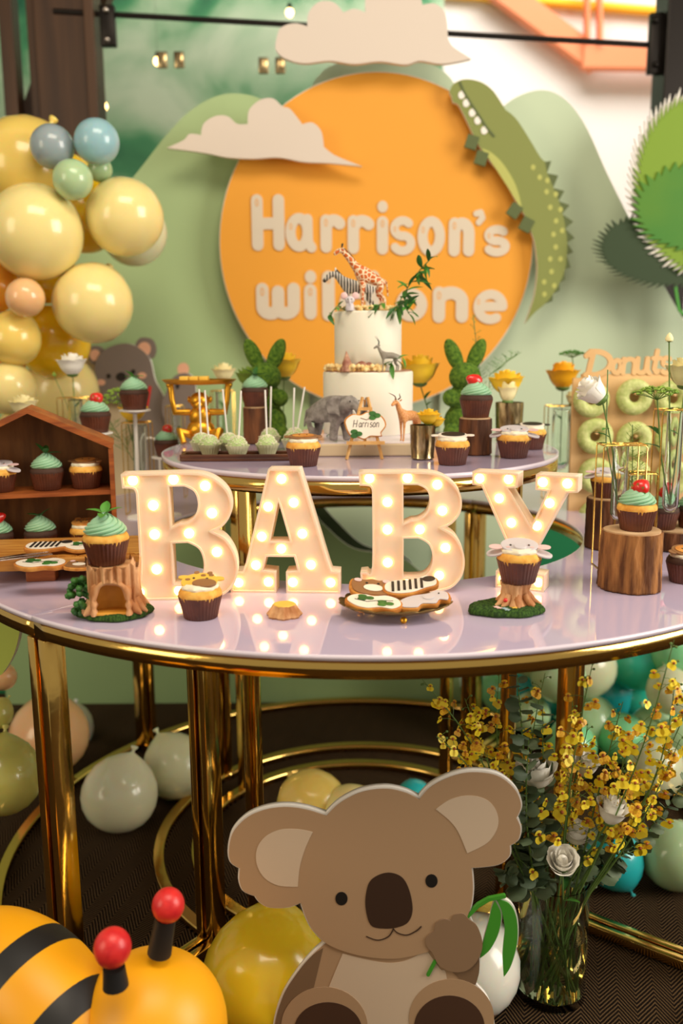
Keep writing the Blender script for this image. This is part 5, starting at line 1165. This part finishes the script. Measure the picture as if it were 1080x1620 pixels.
# cupcake stands at the left rear
def cstand(px, pyb, z0, zt, r, label):
    p = az(px, pyb, z0); t = thing('cupcake_stand', label, 'stand', p)
    MB().lathe([(0, 0), (.032, 0), (.030, .004), (.005, .010), (.004, zt-.012), (r*.5, zt-.006), (r, zt-.003), (r, zt), (0, zt)], 36).build('stand', 'white', t)
    return p+Vector((0, 0, zt))
Yc = 1.99
for (k, px, py, lb, Y_) in (('strawberry', 152, 684, 'mint and strawberry cupcake on a white stand between the left tube vases', 2.0), ('mint', 213, 648, 'mint leaf cupcake on a tall white stand in front of the bear cut-out', 2.1), ('strawberry', 264, 722, 'small mint and strawberry cupcake left of the round table', 2.12)):
    top = ay(px, py, Y_); t = thing('cupcake_stand', 'slim white pedestal under the '+lb.split(' on ')[0].split(' left')[0].replace('small ', '')+(' far left' if px < 160 else ' middle' if px < 220 else ' beside the round table'), 'stand', (top.x, Y_, TZ)); zt = max(.02, top.z-TZ)
    MB().lathe([(.030, 0), (.028, .004), (.005, .009), (.0045, zt-.010 if zt > .03 else .010), (.02, zt-.006), (.036, zt-.003), (.036, zt), (0, zt)], 36, fn=lambda a, z, j: 1+(.03*math.cos(14*a) if j >= 5 else 0)).build('pedestal', 'white', t)
    cupcake(k, Vector((top.x, Y_, TZ+zt+.0005)), lb, sc=1.05 if px != 264 else .9, choc=True, rz=60)
# acrylic arch behind letter B
t = thing('acrylic_arch', 'white acrylic arch-shaped cupcake holder behind the first letter B', 'stand', az(238, 800, TZ)+Vector((0, .03, 0)))
hz_ = .17
MB().tube([(.022*math.cos(R(a)) if a >= 0 else 0, 0, hz_-.022+.022*math.sin(R(a))) for a in range(0, 181, 15)][::1], .003, 8).tube([(.022, 0, 0), (.022, 0, hz_-.022)], .003, 8).tube([(-.022, 0, 0), (-.022, 0, hz_-.022)], .003, 8).build('arch', 'white', t)

# ================================================================== DONUT BOARD
Yd = 2.15
o = ay(1010, 700, Yd); db = thing('donut_board', 'pale plywood donut wall with cut-out word Donuts on top', 'board', (o.x, Yd, TZ)); dp = Plane(Yd, (o.x, Yd, TZ))
zt = dp.p(905, 598)[1]; x0 = dp.p(903, 700)[0]
flat('board', [[(x0, 0), (.155, 0), (.155, zt), (x0, zt)]], .012, 'donutboard', db)
for x in (x0+.04, .09): MB().box((x, .052, .006), (.014, .08, .012)).build('foot', 'donutboard', db, smooth=False)
for ch, xa, xb, y0, y1, in (('D', 925, 966, 594, 556), ('o', 968, 982, 590, 570), ('n', 985, 1004, 590, 568), ('u', 1007, 1028, 590, 567), ('t', 1031, 1044, 589, 555), ('s', 1047, 1060, 590, 566)):
    A_, B_ = dp.p(xa, y0), dp.p(xb, y1); st, _ = glyphs(ch); xs = [p[0] for s_ in st for p in s_]; ys = [p[1] for s_ in st for p in s_]; mb = MB()
    for s_ in st: stroke(mb, [(A_[0]+(p[0]-min(xs))/(max(xs)-min(xs))*(B_[0]-A_[0])+.1*(p[1])*.03, A_[1]+(p[1]-min(ys))/(max(ys)-min(ys))*(B_[1]-A_[1])) for p in s_], .0055 if ch != 'D' else .0065, 0, .008, n=12)
    mb.build('letter', 'donutboard', db, smooth=False)
MB().box(((dp.p(920, 597)[0]+dp.p(1066, 597)[0])/2, .006, zt+.003), (dp.p(1066, 597)[0]-dp.p(920, 597)[0], .008, .012)).build('base_bar', 'donutboard', db, smooth=False)
dm = MB(); dm.grid(lambda u, v: Vector(((.0275+.0155*math.cos(2*PI*v))*math.cos(2*PI*u), (.014)*math.sin(2*PI*v), (.0275+.0155*math.cos(2*PI*v))*math.sin(2*PI*u))), 40, 17); dme = dm.mesh(); dme.materials.append(M['donut'])
rows_ = [(935, 632), (1003, 628), (1064, 630), (941, 690), (1003, 695), (1064, 695), (942, 752), (1003, 756), (1064, 756), (942, 818), (1003, 818)]
plc = ['top row, behind the white flower', 'top row, second from the left', 'top row, at the frame edge', 'second row, leftmost', 'second row, middle', 'second row, at the frame edge', 'third row, leftmost', 'third row, behind the wire vase', 'third row, at the frame edge', 'bottom row, leftmost', 'bottom row, middle']
for (px, py), pl_ in zip(rows_, plc):
    c = ay(px, py, Yd-.02); t = thing('donut', 'matcha-green glazed donut hanging on the plywood board, '+pl_, 'donut', c, group='donuts on the board')
    q = link('ring', dme, None, t); q.rotation_euler = (0, random.uniform(0, 6), 0); MB().tube([(0, .021, .0085), (0, -.016, .0085)], .0032, 8).build('peg', 'donutboard', t)

# ================================================================== BALLOONS
bm_ = MB().lathe([(0.001, -1.12), (.10, -1.07), (.34, -.95), (.62, -.76), (.85, -.48), (.97, -.18), (1.0, .08), (.96, .34), (.85, .58), (.66, .79), (.42, .93), (.2, .99), (0, 1.01)], 40)
BME = bm_.mesh(ang=180)
kn = MB().lathe([(0, -1.28), (.10, -1.26), (.08, -1.20), (.03, -1.15), (.055, -1.12), (.03, -1.08)], 12); KME = kn.mesh(ang=180)
BM2 = {}
def balloon(c, r, m, label, group=None, rot=None, sx=1, idx=0):
    if m not in BM2:
        a = BME.copy(); a.materials.clear(); a.materials.append(M[m]); k = KME.copy(); k.materials.clear(); k.materials.append(M[m]); BM2[m] = (a, k)
    rd = random.Random(int(abs(c[0])*997+abs(c[2])*131))
    if rot is None: rot = (R(rd.uniform(100, 170)), R(rd.uniform(-30, 30)), R(rd.uniform(-40, 40)))
    t = thing('balloon', label, 'balloon', c, group=group, rot=rot); t.scale = (r*sx, r*sx, r)
    link('skin', BM2[m][0], None, t); link('knot', BM2[m][1], None, t); return t
def floorb(px, py, rp, m, label, **k):     # pixel circle -> ball resting on the floor
    lo, hi = .6, 4.0; 
    for _ in range(40):
        Y = (lo+hi)/2; c = ay(px, py, Y); r = rp/ppm(c)
        if c.z > r*1.0: lo = Y
        else: hi = Y
    c = ay(px, py, (lo+hi)/2); r = rp/ppm(c); return balloon(c, r, m, label, **k)
GL = 'balloon garland beside the backdrop, left'
for px, py, rp, m, Y, lb in (
    (40, 262, 78, 'b_yel', 2.50, 'large yellow balloon at the top left of the garland'),
    (82, 232, 35, 'b_grey', 2.36, 'small grey-blue balloon near the garland top'),
    (153, 224, 36, 'b_blue', 2.36, 'small pale blue balloon at the garland top right'),
    (116, 284, 32, 'b_mint', 2.30, 'small mint balloon below the two blue ones'),
    (158, 268, 20, 'b_mint', 2.42, 'tiny mint balloon under the pale blue one'),
    (56, 366, 76, 'b_pale', 2.36, 'large pale yellow balloon at the left of the garland'),
    (196, 342, 62, 'b_pale', 2.42, 'pale yellow balloon at the right edge of the garland'),
    (212, 366, 54, 'b_cream', 2.56, 'cream balloon just behind the right pale yellow one'),
    (132, 340, 60, 'b_deep', 2.56, 'deep yellow balloon in the middle of the garland'),
    (148, 478, 64, 'b_pale', 2.40, 'large pale yellow balloon in the lower middle of the garland'),
    (40, 470, 31, 'b_peach', 2.30, 'small peach balloon at the left of the garland'),
    (-12, 452, 42, 'b_org', 2.42, 'orange balloon cut by the left edge of the frame'),
    (22, 534, 44, 'b_yel', 2.36, 'yellow balloon below the small peach one'),
    (84, 540, 58, 'b_deep', 2.56, 'deep yellow balloon behind the lower garland'),
    (14, 614, 43, 'b_pale', 2.36, 'pale yellow balloon above the wooden house at left'),
    (98, 618, 60, 'b_pale', 2.66, 'pale yellow balloon low behind the white rose'),
    (70, 430, 50, 'b_deep', 2.58, 'deep yellow balloon behind the peach one'),
    (100, 300, 60, 'b_deep', 2.60, 'deep yellow balloon behind the mint one'),
    (0, 545, 50, 'b_org', 2.58, 'orange balloon deep in the lower garland'),
    (50, 690, 55, 'b_yel', 2.66, 'yellow balloon behind the wooden house roof'),
    (-20, 770, 60, 'b_yel', 2.6, 'yellow balloon behind the wooden house, low left')):
    c = ay(px, py, Y); balloon(c, rp/ppm(c)/1.02, m, lb, GL)
GB = 'balloon pile at the lower left'
for px, py, rp, m, Y, lb in ((4, 1070, 22, 'b_peach', 1.98, 'small peach balloon beside the green leaf cut-out'), (-4, 1128, 25, 'b_yg', 1.8, 'small yellow-green balloon at the left frame edge'), (78, 1160, 62, 'b_peach', 2.25, 'large peach balloon behind the left table leg'),
    (108, 1150, 40, 'b_pearl', 2.52, 'white balloon hidden behind the peach one'), (4, 1226, 62, 'b_yg', 1.72, 'yellow-green to white balloon at the left frame edge')):
    c = ay(px, py, Y); balloon(c, rp/ppm(c), m, lb, GB)
for a_ in ((190, 1254, 60, 'b_wht', 'pale yellow-white balloon on the carpet inside the ring table'), (277, 1211, 52, 'b_cream', 'pale sage balloon beside the yellow-white one on the carpet'),
    (424, 1540, 104, 'b_trans', 'big glossy yellow balloon behind the left of the koala board'), (748, 1524, 76, 'b_pearl', 'pearl white balloon behind the right of the koala board'),
    (492, 1272, 56, 'b_yel', 'yellow and white balloon above the koala head'), (556, 1292, 52, 'b_pale', 'pale yellow balloon peeking over the koala head'), (655, 1262, 30, 'b_teal', 'small teal balloon between the koala ears'),
    (1068, 1352, 54, 'b_mint', 'mint balloon on the carpet at the right frame edge')): floorb(*a_)
floorb(972, 1362, 46, 'b_teal', 'teal balloon with its knot down beside the glass vase', rot=(R(-22), R(-28), 0))
GR = 'teal and mint balloon wall, right rear'
k = 0
words = ['at the top under the table rim', 'near the rim', 'right of the gold leg', 'behind the orchids', 'at the frame edge', 'low behind the vase', 'in the lower row', 'at the bottom']
for px, py, rp, m, Y, lb in ((848, 1028, 46, 'b_mint', 2.45, 'mint balloon left of the gold leg, just under the rim'), (922, 1052, 52, 'b_cream', 2.42, 'cream balloon just under the rim right of the gold leg'), (884, 1068, 44, 'b_mint', 2.36, 'mint balloon touching the cream one right of the leg'),
    (1010, 1040, 52, 'b_turq', 2.5, 'turquoise balloon under the rim towards the right'), (1070, 1030, 42, 'b_green', 2.42, 'bright mint balloon at the upper right edge'), (1060, 1092, 38, 'b_cream', 2.32, 'round cream balloon at the right edge'),
    (850, 1088, 50, 'b_teal', 2.6, 'teal balloon between the two gold legs'), (838, 1128, 32, 'b_mint', 2.4, 'small mint balloon between the gold legs'), (880, 1152, 54, 'b_turq', 2.58, 'turquoise balloon behind the leg beside the orchids'), (950, 1128, 60, 'b_teal', 2.6, 'large teal balloon in the middle of the wall'),
    (1010, 1120, 52, 'b_turq', 2.58, 'turquoise balloon right of the large teal one'), (1075, 1155, 46, 'b_turq', 2.5, 'turquoise balloon at the right edge, lower'), (1030, 1170, 40, 'b_mint', 2.38, 'mint balloon below the cream one'), (930, 1192, 46, 'b_mint', 2.42, 'mint balloon behind the orchid blossoms'), (1078, 1200, 42, 'b_mint', 2.3, 'mint balloon at the right edge near the floor'),
    (1034, 1236, 45, 'b_cream', 2.16, 'pale sage balloon on the carpet behind the eucalyptus'), (850, 1196, 46, 'b_teal', 2.55, 'teal balloon low behind the vase flowers'), (980, 1216, 40, 'b_green', 2.35, 'green balloon low behind the orchids'), (900, 1238, 40, 'b_green', 2.3, 'green balloon low behind the white roses'), (800, 1090, 40, 'b_green', 2.68, 'green balloon at the left end of the wall')):
    c = ay(px, py, Y); r = rp/ppm(c)
    balloon(Vector((c.x, c.y, max(c.z, r))), r, m, lb, GR)

# ================================================================== KOALA BOARD (front)
YK = 1.235
koff = (330, 1200); ksc = 2.077
o = ay(600, 1500, YK); kb = thing('koala_board', 'large tan koala cut-out holding green leaves, standing on the carpet in front of the table', 'koala', (o.x, YK, 0))
KP = Plane(YK, (o.x, YK, 0), ksc, koff)
head = [(385, 180, 1), (430, 138), (500, 103), (580, 92), (645, 104), (690, 125, 1), (730, 84), (800, 50), (870, 38), (950, 50), (1008, 95), (1030, 150), (1015, 192, 1), (1028, 225), (1020, 265), (993, 285, 1), (990, 320), (950, 350), (868, 360, 1), (872, 430), (860, 500), (820, 575), (740, 628), (640, 655), (560, 657), (470, 642), (385, 608), (330, 550), (300, 476, 1), (260, 490), (200, 490), (165, 472), (150, 452, 1), (112, 435), (97, 400), (98, 360, 1), (70, 340), (62, 300), (75, 240), (120, 190), (180, 162), (250, 152), (320, 160)]
zb = 0.002
body = [(385, 600, 1), (340, 640), (290, 700), (240, 780), (212, 872), (215, 960), (260, 990), (500, 992), (560, 975), (640, 975), (700, 1000), (880, 1000), (935, 950), (938, 860), (918, 790), (878, 742, 1), (890, 690), (890, 600), (860, 520, 1)]
hand = [(738, 562, 1), (745, 535), (770, 521), (796, 528, 1), (805, 508), (835, 504), (852, 522, 1), (880, 545), (898, 600), (885, 650), (850, 688), (800, 695), (755, 672), (735, 635), (716, 612), (710, 590), (722, 573)]
leaf_r = [(945, 462, 1), (985, 475), (1010, 520), (1013, 600), (992, 680), (969, 716, 1), (965, 640), (972, 560), (962, 500)]
leaf_l = [(940, 468, 1), (960, 510), (952, 570), (925, 625), (891, 655, 1), (902, 600), (918, 540), (930, 490)]
D = .010
# scale so the feet reach the floor
flat('head_board', [KP.loop(head)], D, 'foam', kb, y=0); flat('body_board', [KP.loop(body)], D-.001, 'foam', kb, y=.0005)
def ins(pts, d=.0028): return inset(KP.loop(pts), d)
def kl(name, pts, m, y, d=0, th=.0006):
    L_ = KP.loop(pts) if len(pts[0]) < 9 else pts
    flat(name, [inset(L_, d) if d else L_], th, m, kb, y=y)
kl('body_print', body, 'k_body', -.0004, .0022); kl('head_print', head, 'k_body', -.0030, .0024, .0014)
kl('shadow_fur', [(376, 622, 1), (336, 650), (290, 705), (244, 780), (220, 872), (222, 950), (250, 900), (300, 800), (345, 752, 1)], 'k_dark', -.0010)
kl('belly', [(440, 640, 1), (560, 668), (640, 665), (715, 628, 1), (760, 690), (782, 722), (800, 980, 1), (400, 985, 1), (380, 800), (398, 742)], 'k_belly', -.0010)
kl('arm_shadow', [(800, 700, 1), (835, 690), (888, 650, 1), (888, 700), (876, 742, 1), (835, 730)], 'k_dark', -.0012)
for cx, cy, rx, ry in ((380, 880, 142, 132), (797, 852, 140, 130)): flat('foot_print', [[KP.p(*q) for q in ell(cx, cy, rx, ry, 44)]], .0006, 'k_body', kb, y=-.0016)
for cx, cy, rx, ry in ((392, 892, 112, 94), (790, 882, 116, 106)): flat('foot_pad', [[KP.p(*q) for q in ell(cx, cy, rx, ry, 44)]], .0006, 'k_pad', kb, y=-.0022)
kl('inner_ear', [(342, 238, 1), (300, 229), (240, 229), (190, 250), (160, 290), (158, 340), (182, 386), (230, 413), (293, 417, 1), (300, 350), (318, 290)], 'k_belly', -.0036)
kl('inner_ear', [(745, 163, 1), (790, 132), (850, 118), (910, 131), (944, 170), (948, 220), (915, 272), (848, 307, 1), (820, 240), (790, 200)], 'k_belly', -.0036)
kl('nose', [(583, 371), (632, 384), (658, 428), (669, 490), (655, 532), (620, 550), (575, 554), (535, 545), (518, 505), (515, 450), (532, 396)], 'k_nose', -.0036)
for cx, cy in ((436, 456), (731, 398)): flat('eye', [[KP.p(*q) for q in ell(cx, cy, 20, 22, 28)]], .0006, 'k_ink', kb, y=-.0036)
mb = MB(); stroke(mb, [KP.p(*q) for q in smoothloop([(518, 580, 1), (555, 592), (590, 580), (605, 556, 1), (605, 556, 1)], 6)[:19]], .0007, -.0036, -.003, 6); mb.build('mouth', 'k_nose', kb, smooth=False)
mb = MB(); stroke(mb, [KP.p(*q) for q in smoothloop([(605, 553, 1), (620, 568), (650, 575), (680, 562), (697, 547, 1)], 6)[:25]], .0007, -.0036, -.003, 6); mb.build('mouth', 'k_nose', kb, smooth=False)
for nm, pts in (('leaf', leaf_r), ('leaf', leaf_l)):
    flat('leaf_edge', [KP.loop([(x+4, y-3)+tuple(r) for x, y, *r in pts])], .008, 'foam', kb, y=.001); kl(nm, pts, 'k_leaf', -.0010, th=.002)
mb = MB(); stroke(mb, [KP.p(*q) for q in ((850, 518), (885, 482), (920, 462), (970, 452))], .0028, -.002, .004); mb.build('stalk', 'k_leaf', kb, smooth=False); mb = MB(); stroke(mb, [KP.p(*q) for q in ((720, 706), (742, 664))], .0026, -.0040, -.001); tag(mb.build('stalk', 'k_leaf', kb, smooth=False))
kl('hand_print', hand, 'k_mid', -.0046, th=.0016)
MB().box((0, .09, .10), (.012, .16, .2)).build('support_foot', 'foam', kb, smooth=False)

# ================================================================== BALLOON BEE
hc2 = ay(240, 1628, 1.09); rb = 119/ppm(hc2)
be = thing('balloon_bee', 'yellow balloon bee with black stripes and red-tipped feelers at the lower left', 'bee', (hc2.x, hc2.y, 0))
MB().sph((0, 0, hc2.z), rb, (1, 1, 1.02), u=48, v=32).build('head', 'bee', be)
def feeler(p0, p1, pc, rp, dy=.0):
    Y = hc2.y+dy; a, b_, c = ay(*p0, Y)-be.location, ay(*p1, Y)-be.location, ay(*pc, Y)-be.location; k = 1/ppm(hc2)
    f = MB().tube([a, a.lerp(b_, .5), b_], [.0165, .0150, .0140], 16).build('feeler', 'beeblk', be)
    MB().sph(c, rp*k, (1, 1, 1.08), u=24, v=16).build('feeler_ball', 'beered', f)
feeler((252, 1508), (262, 1452), (266, 1432), 25)
feeler((183, 1560), (180, 1530), (178, 1499), 27, -.075)
A0, A1 = ay(-40, 1468, 1.19)-be.location, ay(165, 1700, 1.03)-be.location
LL = (A1-A0).length; qrot = (A1-A0).normalized().to_track_quat('Z', 'Y').to_euler()
def bprof(u): return .088*math.sin(PI*min(1, max(0, .04+u*.92)))**.45
mats_ = ['bee', 'beeblk', 'bee', 'beeblk', 'bee']; cuts = [0, .35, .48, .70, .82, 1.0]
for i in range(5):
    pr = [(bprof(u), u*LL) for u in [cuts[i]+(cuts[i+1]-cuts[i])*k_/8 for k_ in range(9)]]
    MB().lathe(pr, 44).build('body_stripe' if mats_[i] == 'beeblk' else 'body_segment', mats_[i], be, loc=A0, rot=qrot)
for x in (-.13, .03): MB().sph((x, -.02, .075), .075, (1, 1, 1), u=24, v=16).build('foot_balloon', 'bee', be)

# ================================================================== GLASS VASE WITH BOUQUET
vb = az(870, 1566, .0); kv = 1/ppm(vb); vr = .0615
vH = ay(872, 1386, vb.y).z
va = thing('glass_vase', 'tall clear glass cylinder vase on the carpet beside the koala board', 'vase', vb)
MB().lathe([(vr*.97, 0), (vr, .002), (vr, vH), (vr-.003, vH), (vr-.003, .016), (0, .014)], 64).build('cylinder', 'glass', va)
wt = thing('vase_water', 'greenish water standing in the glass vase', 'water', vb); MB().lathe([(vr-.0035, .0165), (vr-.0035, vH*.55), (0, vH*.55)], 48).build('water', 'water', wt)
ME['euc'] = (lambda: (lambda mb: (mb.grid(lambda u, v: Vector(((u-.5)*.026*math.sin(PI*(.06+v*.88))**.5, .026*v, .004*math.cos((u-.5)*3)-.003*v)), 5, 6), mb)[1])(MB()))().mesh(ang=180); ME['euc'].materials.append(M['euca'])
ME['eucd'] = ME['euc'].copy(); ME['eucd'].materials.clear(); ME['eucd'].materials.append(mat('eucadark', (70, 88, 60), .6))
def euca(tip, label, seed, n=26, base=None, bow=(0, 0, 0), sc=1.0):
    rd = random.Random(seed); tip = Vector(tip); b0 = vb+Vector((rd.uniform(-.03, .03), rd.uniform(-.03, .03), .03)); rim = vb+Vector((max(-.05, min(.05, (tip.x-vb.x)*.5)), max(-.05, min(.05, (tip.y-vb.y)*.5)), vH))
    t = thing('eucalyptus_sprig', label, 'leaves', b0); mid = rim.lerp(tip, .5)+Vector(bow)
    P = [Vector((0, 0, 0)), rim-b0, (rim.lerp(mid, .5))-b0, mid-b0, (mid.lerp(tip, .5)+Vector(bow)*.2)-b0, tip-b0]
    MB().tube(P, [.0022, .002, .0018, .0015, .0012, .0007], 7).build('stem', 'stem', t)
    for i in range(n):
        k = 1+4*(i/(n-1))*.999; j = int(k); c = P[j].lerp(P[j+1], k-j) if j < 5 else P[5]
        d = (P[min(5, j+1)]-P[j]).normalized(); side = d.cross(Vector((rd.uniform(-.3, .3), 1, rd.uniform(-.3, .3)))).normalized()*(1 if i % 2 else -1)
        dr = (side+d*.5+Vector((0, rd.uniform(-.8, .8), 0))).normalized(); l = link('leaf', ME['euc' if rd.random() < .6 else 'eucd'], None, t, loc=c); l.rotation_euler = dr.to_track_quat('Y', 'Z').to_euler(); l.rotation_euler.rotate_axis('Y', rd.uniform(-1.2, 1.2)); l.scale = (sc*rd.uniform(.7, 1.1)*(1.1-.5*i/n),)*3
    return t
YV = vb.y
for i, (px, py, dy, lb, bow) in enumerate(((818, 1070, -.14, 'eucalyptus branch rising tallest at the left of the bouquet', (0, 0, .02)), (836, 1170, -.16, 'eucalyptus branch behind the left white rose', (-.01, 0, 0)), (858, 1120, -.12, 'eucalyptus branch in the middle of the bouquet', (0, 0, 0)), (1085, 1235, -.02, 'long eucalyptus branch arching to the right edge', (.0, 0, -.03)),
    (812, 1385, -.10, 'small eucalyptus sprig hanging at the left of the vase rim', (-.03, 0, .02)), (830, 1300, -.08, 'eucalyptus sprig low at the left of the bouquet', (-.01, 0, .02)), (925, 1350, -.06, 'eucalyptus sprig low at the right of the vase rim', (.02, 0, .02)), (960, 1250, -.03, 'eucalyptus sprig under the right white rose', (.01, 0, 0)))):
    euca(ay(px, py, YV+dy), lb, 50+i, n=40 if i in (0, 3) else 30 if i < 4 else 18, bow=bow, sc=1.25)
def vflower(px, py, dy, r, lb, seed, tilt, m='rosew', op=1.0):
    h = ay(px, py, YV+dy); flower(lb, vb+Vector((random.uniform(-.02, .02), random.uniform(-.02, .02), .03)), h, r, m, bend=((vb.x-h.x)*.25, .01, .02), tilt=tilt, open_=op, leaves=2, seed=seed, lsc=.9, th=.0017)
vflower(852, 1240, -.10, .036, 'frilly white rose at the left of the bouquet', 61, (R(8), R(-10), 0))
vflower(922, 1225, -.02, .034, 'cream white rosebud in the middle of the bouquet', 62, (R(10), R(5), 0), 'rosew', .5)
vflower(962, 1300, -.10, .034, 'creamy white rose at the right of the bouquet', 63, (R(5), R(12), 0), 'rosew', .6)
vflower(889, 1372, -.11, .032, 'white lisianthus hanging over the vase rim', 64, (R(30), R(-8), 0), 'rosew', .7)
vflower(905, 1330, -.05, .028, 'half-hidden white bloom behind the hanging lisianthus', 65, (R(10), R(15), 0))
# orchids: each blossom its own part
def bl_mesh():
    mb = MB()
    for i in range(2): mb.grid(lambda u, v: Vector((( (u-.5)*.014*math.sin(PI*(.1+.8*v))**.5)+(i*2-1)*.0035, -.001*v, -.012*v-.001)), 4, 4)
    for i in range(5):
        a = R(30+i*30); mb.grid(lambda u, v: Vector((math.cos(a)*.007*v-math.sin(a)*(u-.5)*.004, .0015*v, math.sin(a)*.007*v+math.cos(a)*(u-.5)*.004)), 3, 3)
    return mb
me_b = bl_mesh().mesh(ang=180); me_b.materials.append(M['orchid'])
me_c = MB().ico((0, -.001, .001), .0032, 1).mesh(); me_c.materials.append(M['orchidb'])
me_b2 = me_b.copy(); me_b2.materials.clear(); me_b2.materials.append(mat('orchidbrown', (246, 200, 40), .5, var=((226, 150, 30), 300)))
def orchid(tip, label, seed, n=26, bow=(0, 0, 0), t0=.35, spread=.034):
    rd = random.Random(seed); tip = Vector(tip); b0 = vb+Vector((rd.uniform(-.035, .035), rd.uniform(-.035, .035), .025)); rim = vb+Vector((max(-.05, min(.05, (tip.x-vb.x)*.35)), max(-.05, min(.05, (tip.y-vb.y)*.4)), vH))
    bow = Vector(bow)+Vector((rd.uniform(-.022, .022), rd.uniform(-.01, .01), rd.uniform(0, .015))); t = thing('orchid_spray', label, 'orchid', b0); mid = rim.lerp(tip, .5)+Vector(bow)
    Q = [rim.lerp(tip, i/8)+Vector(bow)*math.sin(PI*i/8) for i in range(9)]; P = [Vector((0, 0, 0))]+[q-b0 for q in Q]
    MB().tube(P, [.0018]*3+[.0015, .0013, .0012, .001, .0009, .0008, .0005], 6).build('stem', 'stem', t); tw = MB()
    for i in range(n):
        k = t0+(1-t0)*i/n; f = 1+8*k; j = min(8, int(f)); c = P[j].lerp(P[j+1], f-j) if j < 9 else P[9]
        s = spread*(1.5-1.1*k); d = Vector((rd.uniform(-1, 1), rd.uniform(-.8, .6), rd.uniform(-.5, .9))).normalized()*s*rd.uniform(.4, 1.3)
        tw.tube([c, c+d*.5+Vector((0, 0, .002)), c+d], .0005, 3)
        if k > .93: tw.ico(c+d, .0022, 1); continue
        m_ = rd.random(); b_ = link('blossom', me_b if m_ < .72 else me_b2, None, t, loc=c+d, rot=(rd.uniform(-.5, .5), rd.uniform(-.6, .6), rd.uniform(-.9, .9))); b_.scale = (rd.uniform(.65, 1.15)*(1.05-.3*k),)*3
        link('blossom_heart', me_c, None, b_)
    tw.build('twigs', 'stem', t)
for i, (px, py, dy, n, lb, bow) in enumerate(((668, 1075, -.16, 24, 'orchid spray reaching furthest left in the bouquet', (0, 0, .03)), (690, 1165, -.16, 24, 'orchid spray spreading left above the koala ear', (0, 0, .03)), (735, 1105, -.12, 28, 'orchid spray left of the eucalyptus', (-.01, 0, .02)), (770, 1190, -.14, 22, 'short orchid spray just above the koala ear', (0, 0, .01)),
    (790, 1060, -.08, 22, 'orchid spray crossing the rear gold leg', (-.01, 0, .0)), (862, 1065, -.12, 26, 'orchid spray in front of the teal balloons', (-.01, 0, 0)), (905, 1110, -.12, 22, 'orchid spray along the gold leg', (-.01, 0, .0)), (938, 1045, -.22, 26, 'tall upright orchid spray right of the gold leg', (-.02, 0, .02)),
    (1066, 1012, -.26, 22, 'longest orchid spray arching up to the right rim', (.0, 0, .0)), (1068, 1072, -.14, 22, 'orchid spray pointing right below the longest one', (.01, 0, .0)), (1092, 1110, -.10, 24, 'thin orchid spray reaching the right frame edge', (.0, 0, -.02)), (1075, 1170, -.12, 22, 'low orchid spray towards the right edge', (0, 0, -.02)),
    (985, 1110, -.12, 30, 'dense orchid spray above the right white rose', (0, 0, .01)), (1010, 1145, -.08, 30, 'dense orchid spray right of the bouquet centre', (0, 0, .02)), (930, 1150, -.05, 26, 'orchid spray in the bouquet centre', (0, 0, 0)), (985, 1200, -.13, 26, 'short orchid spray beside the right white rose', (0, 0, .0)))):
    orchid(ay(px, py, YV+dy), lb, 80+i, int(n*1.25), bow, t0=.26 if i not in (8, 10) else .4)
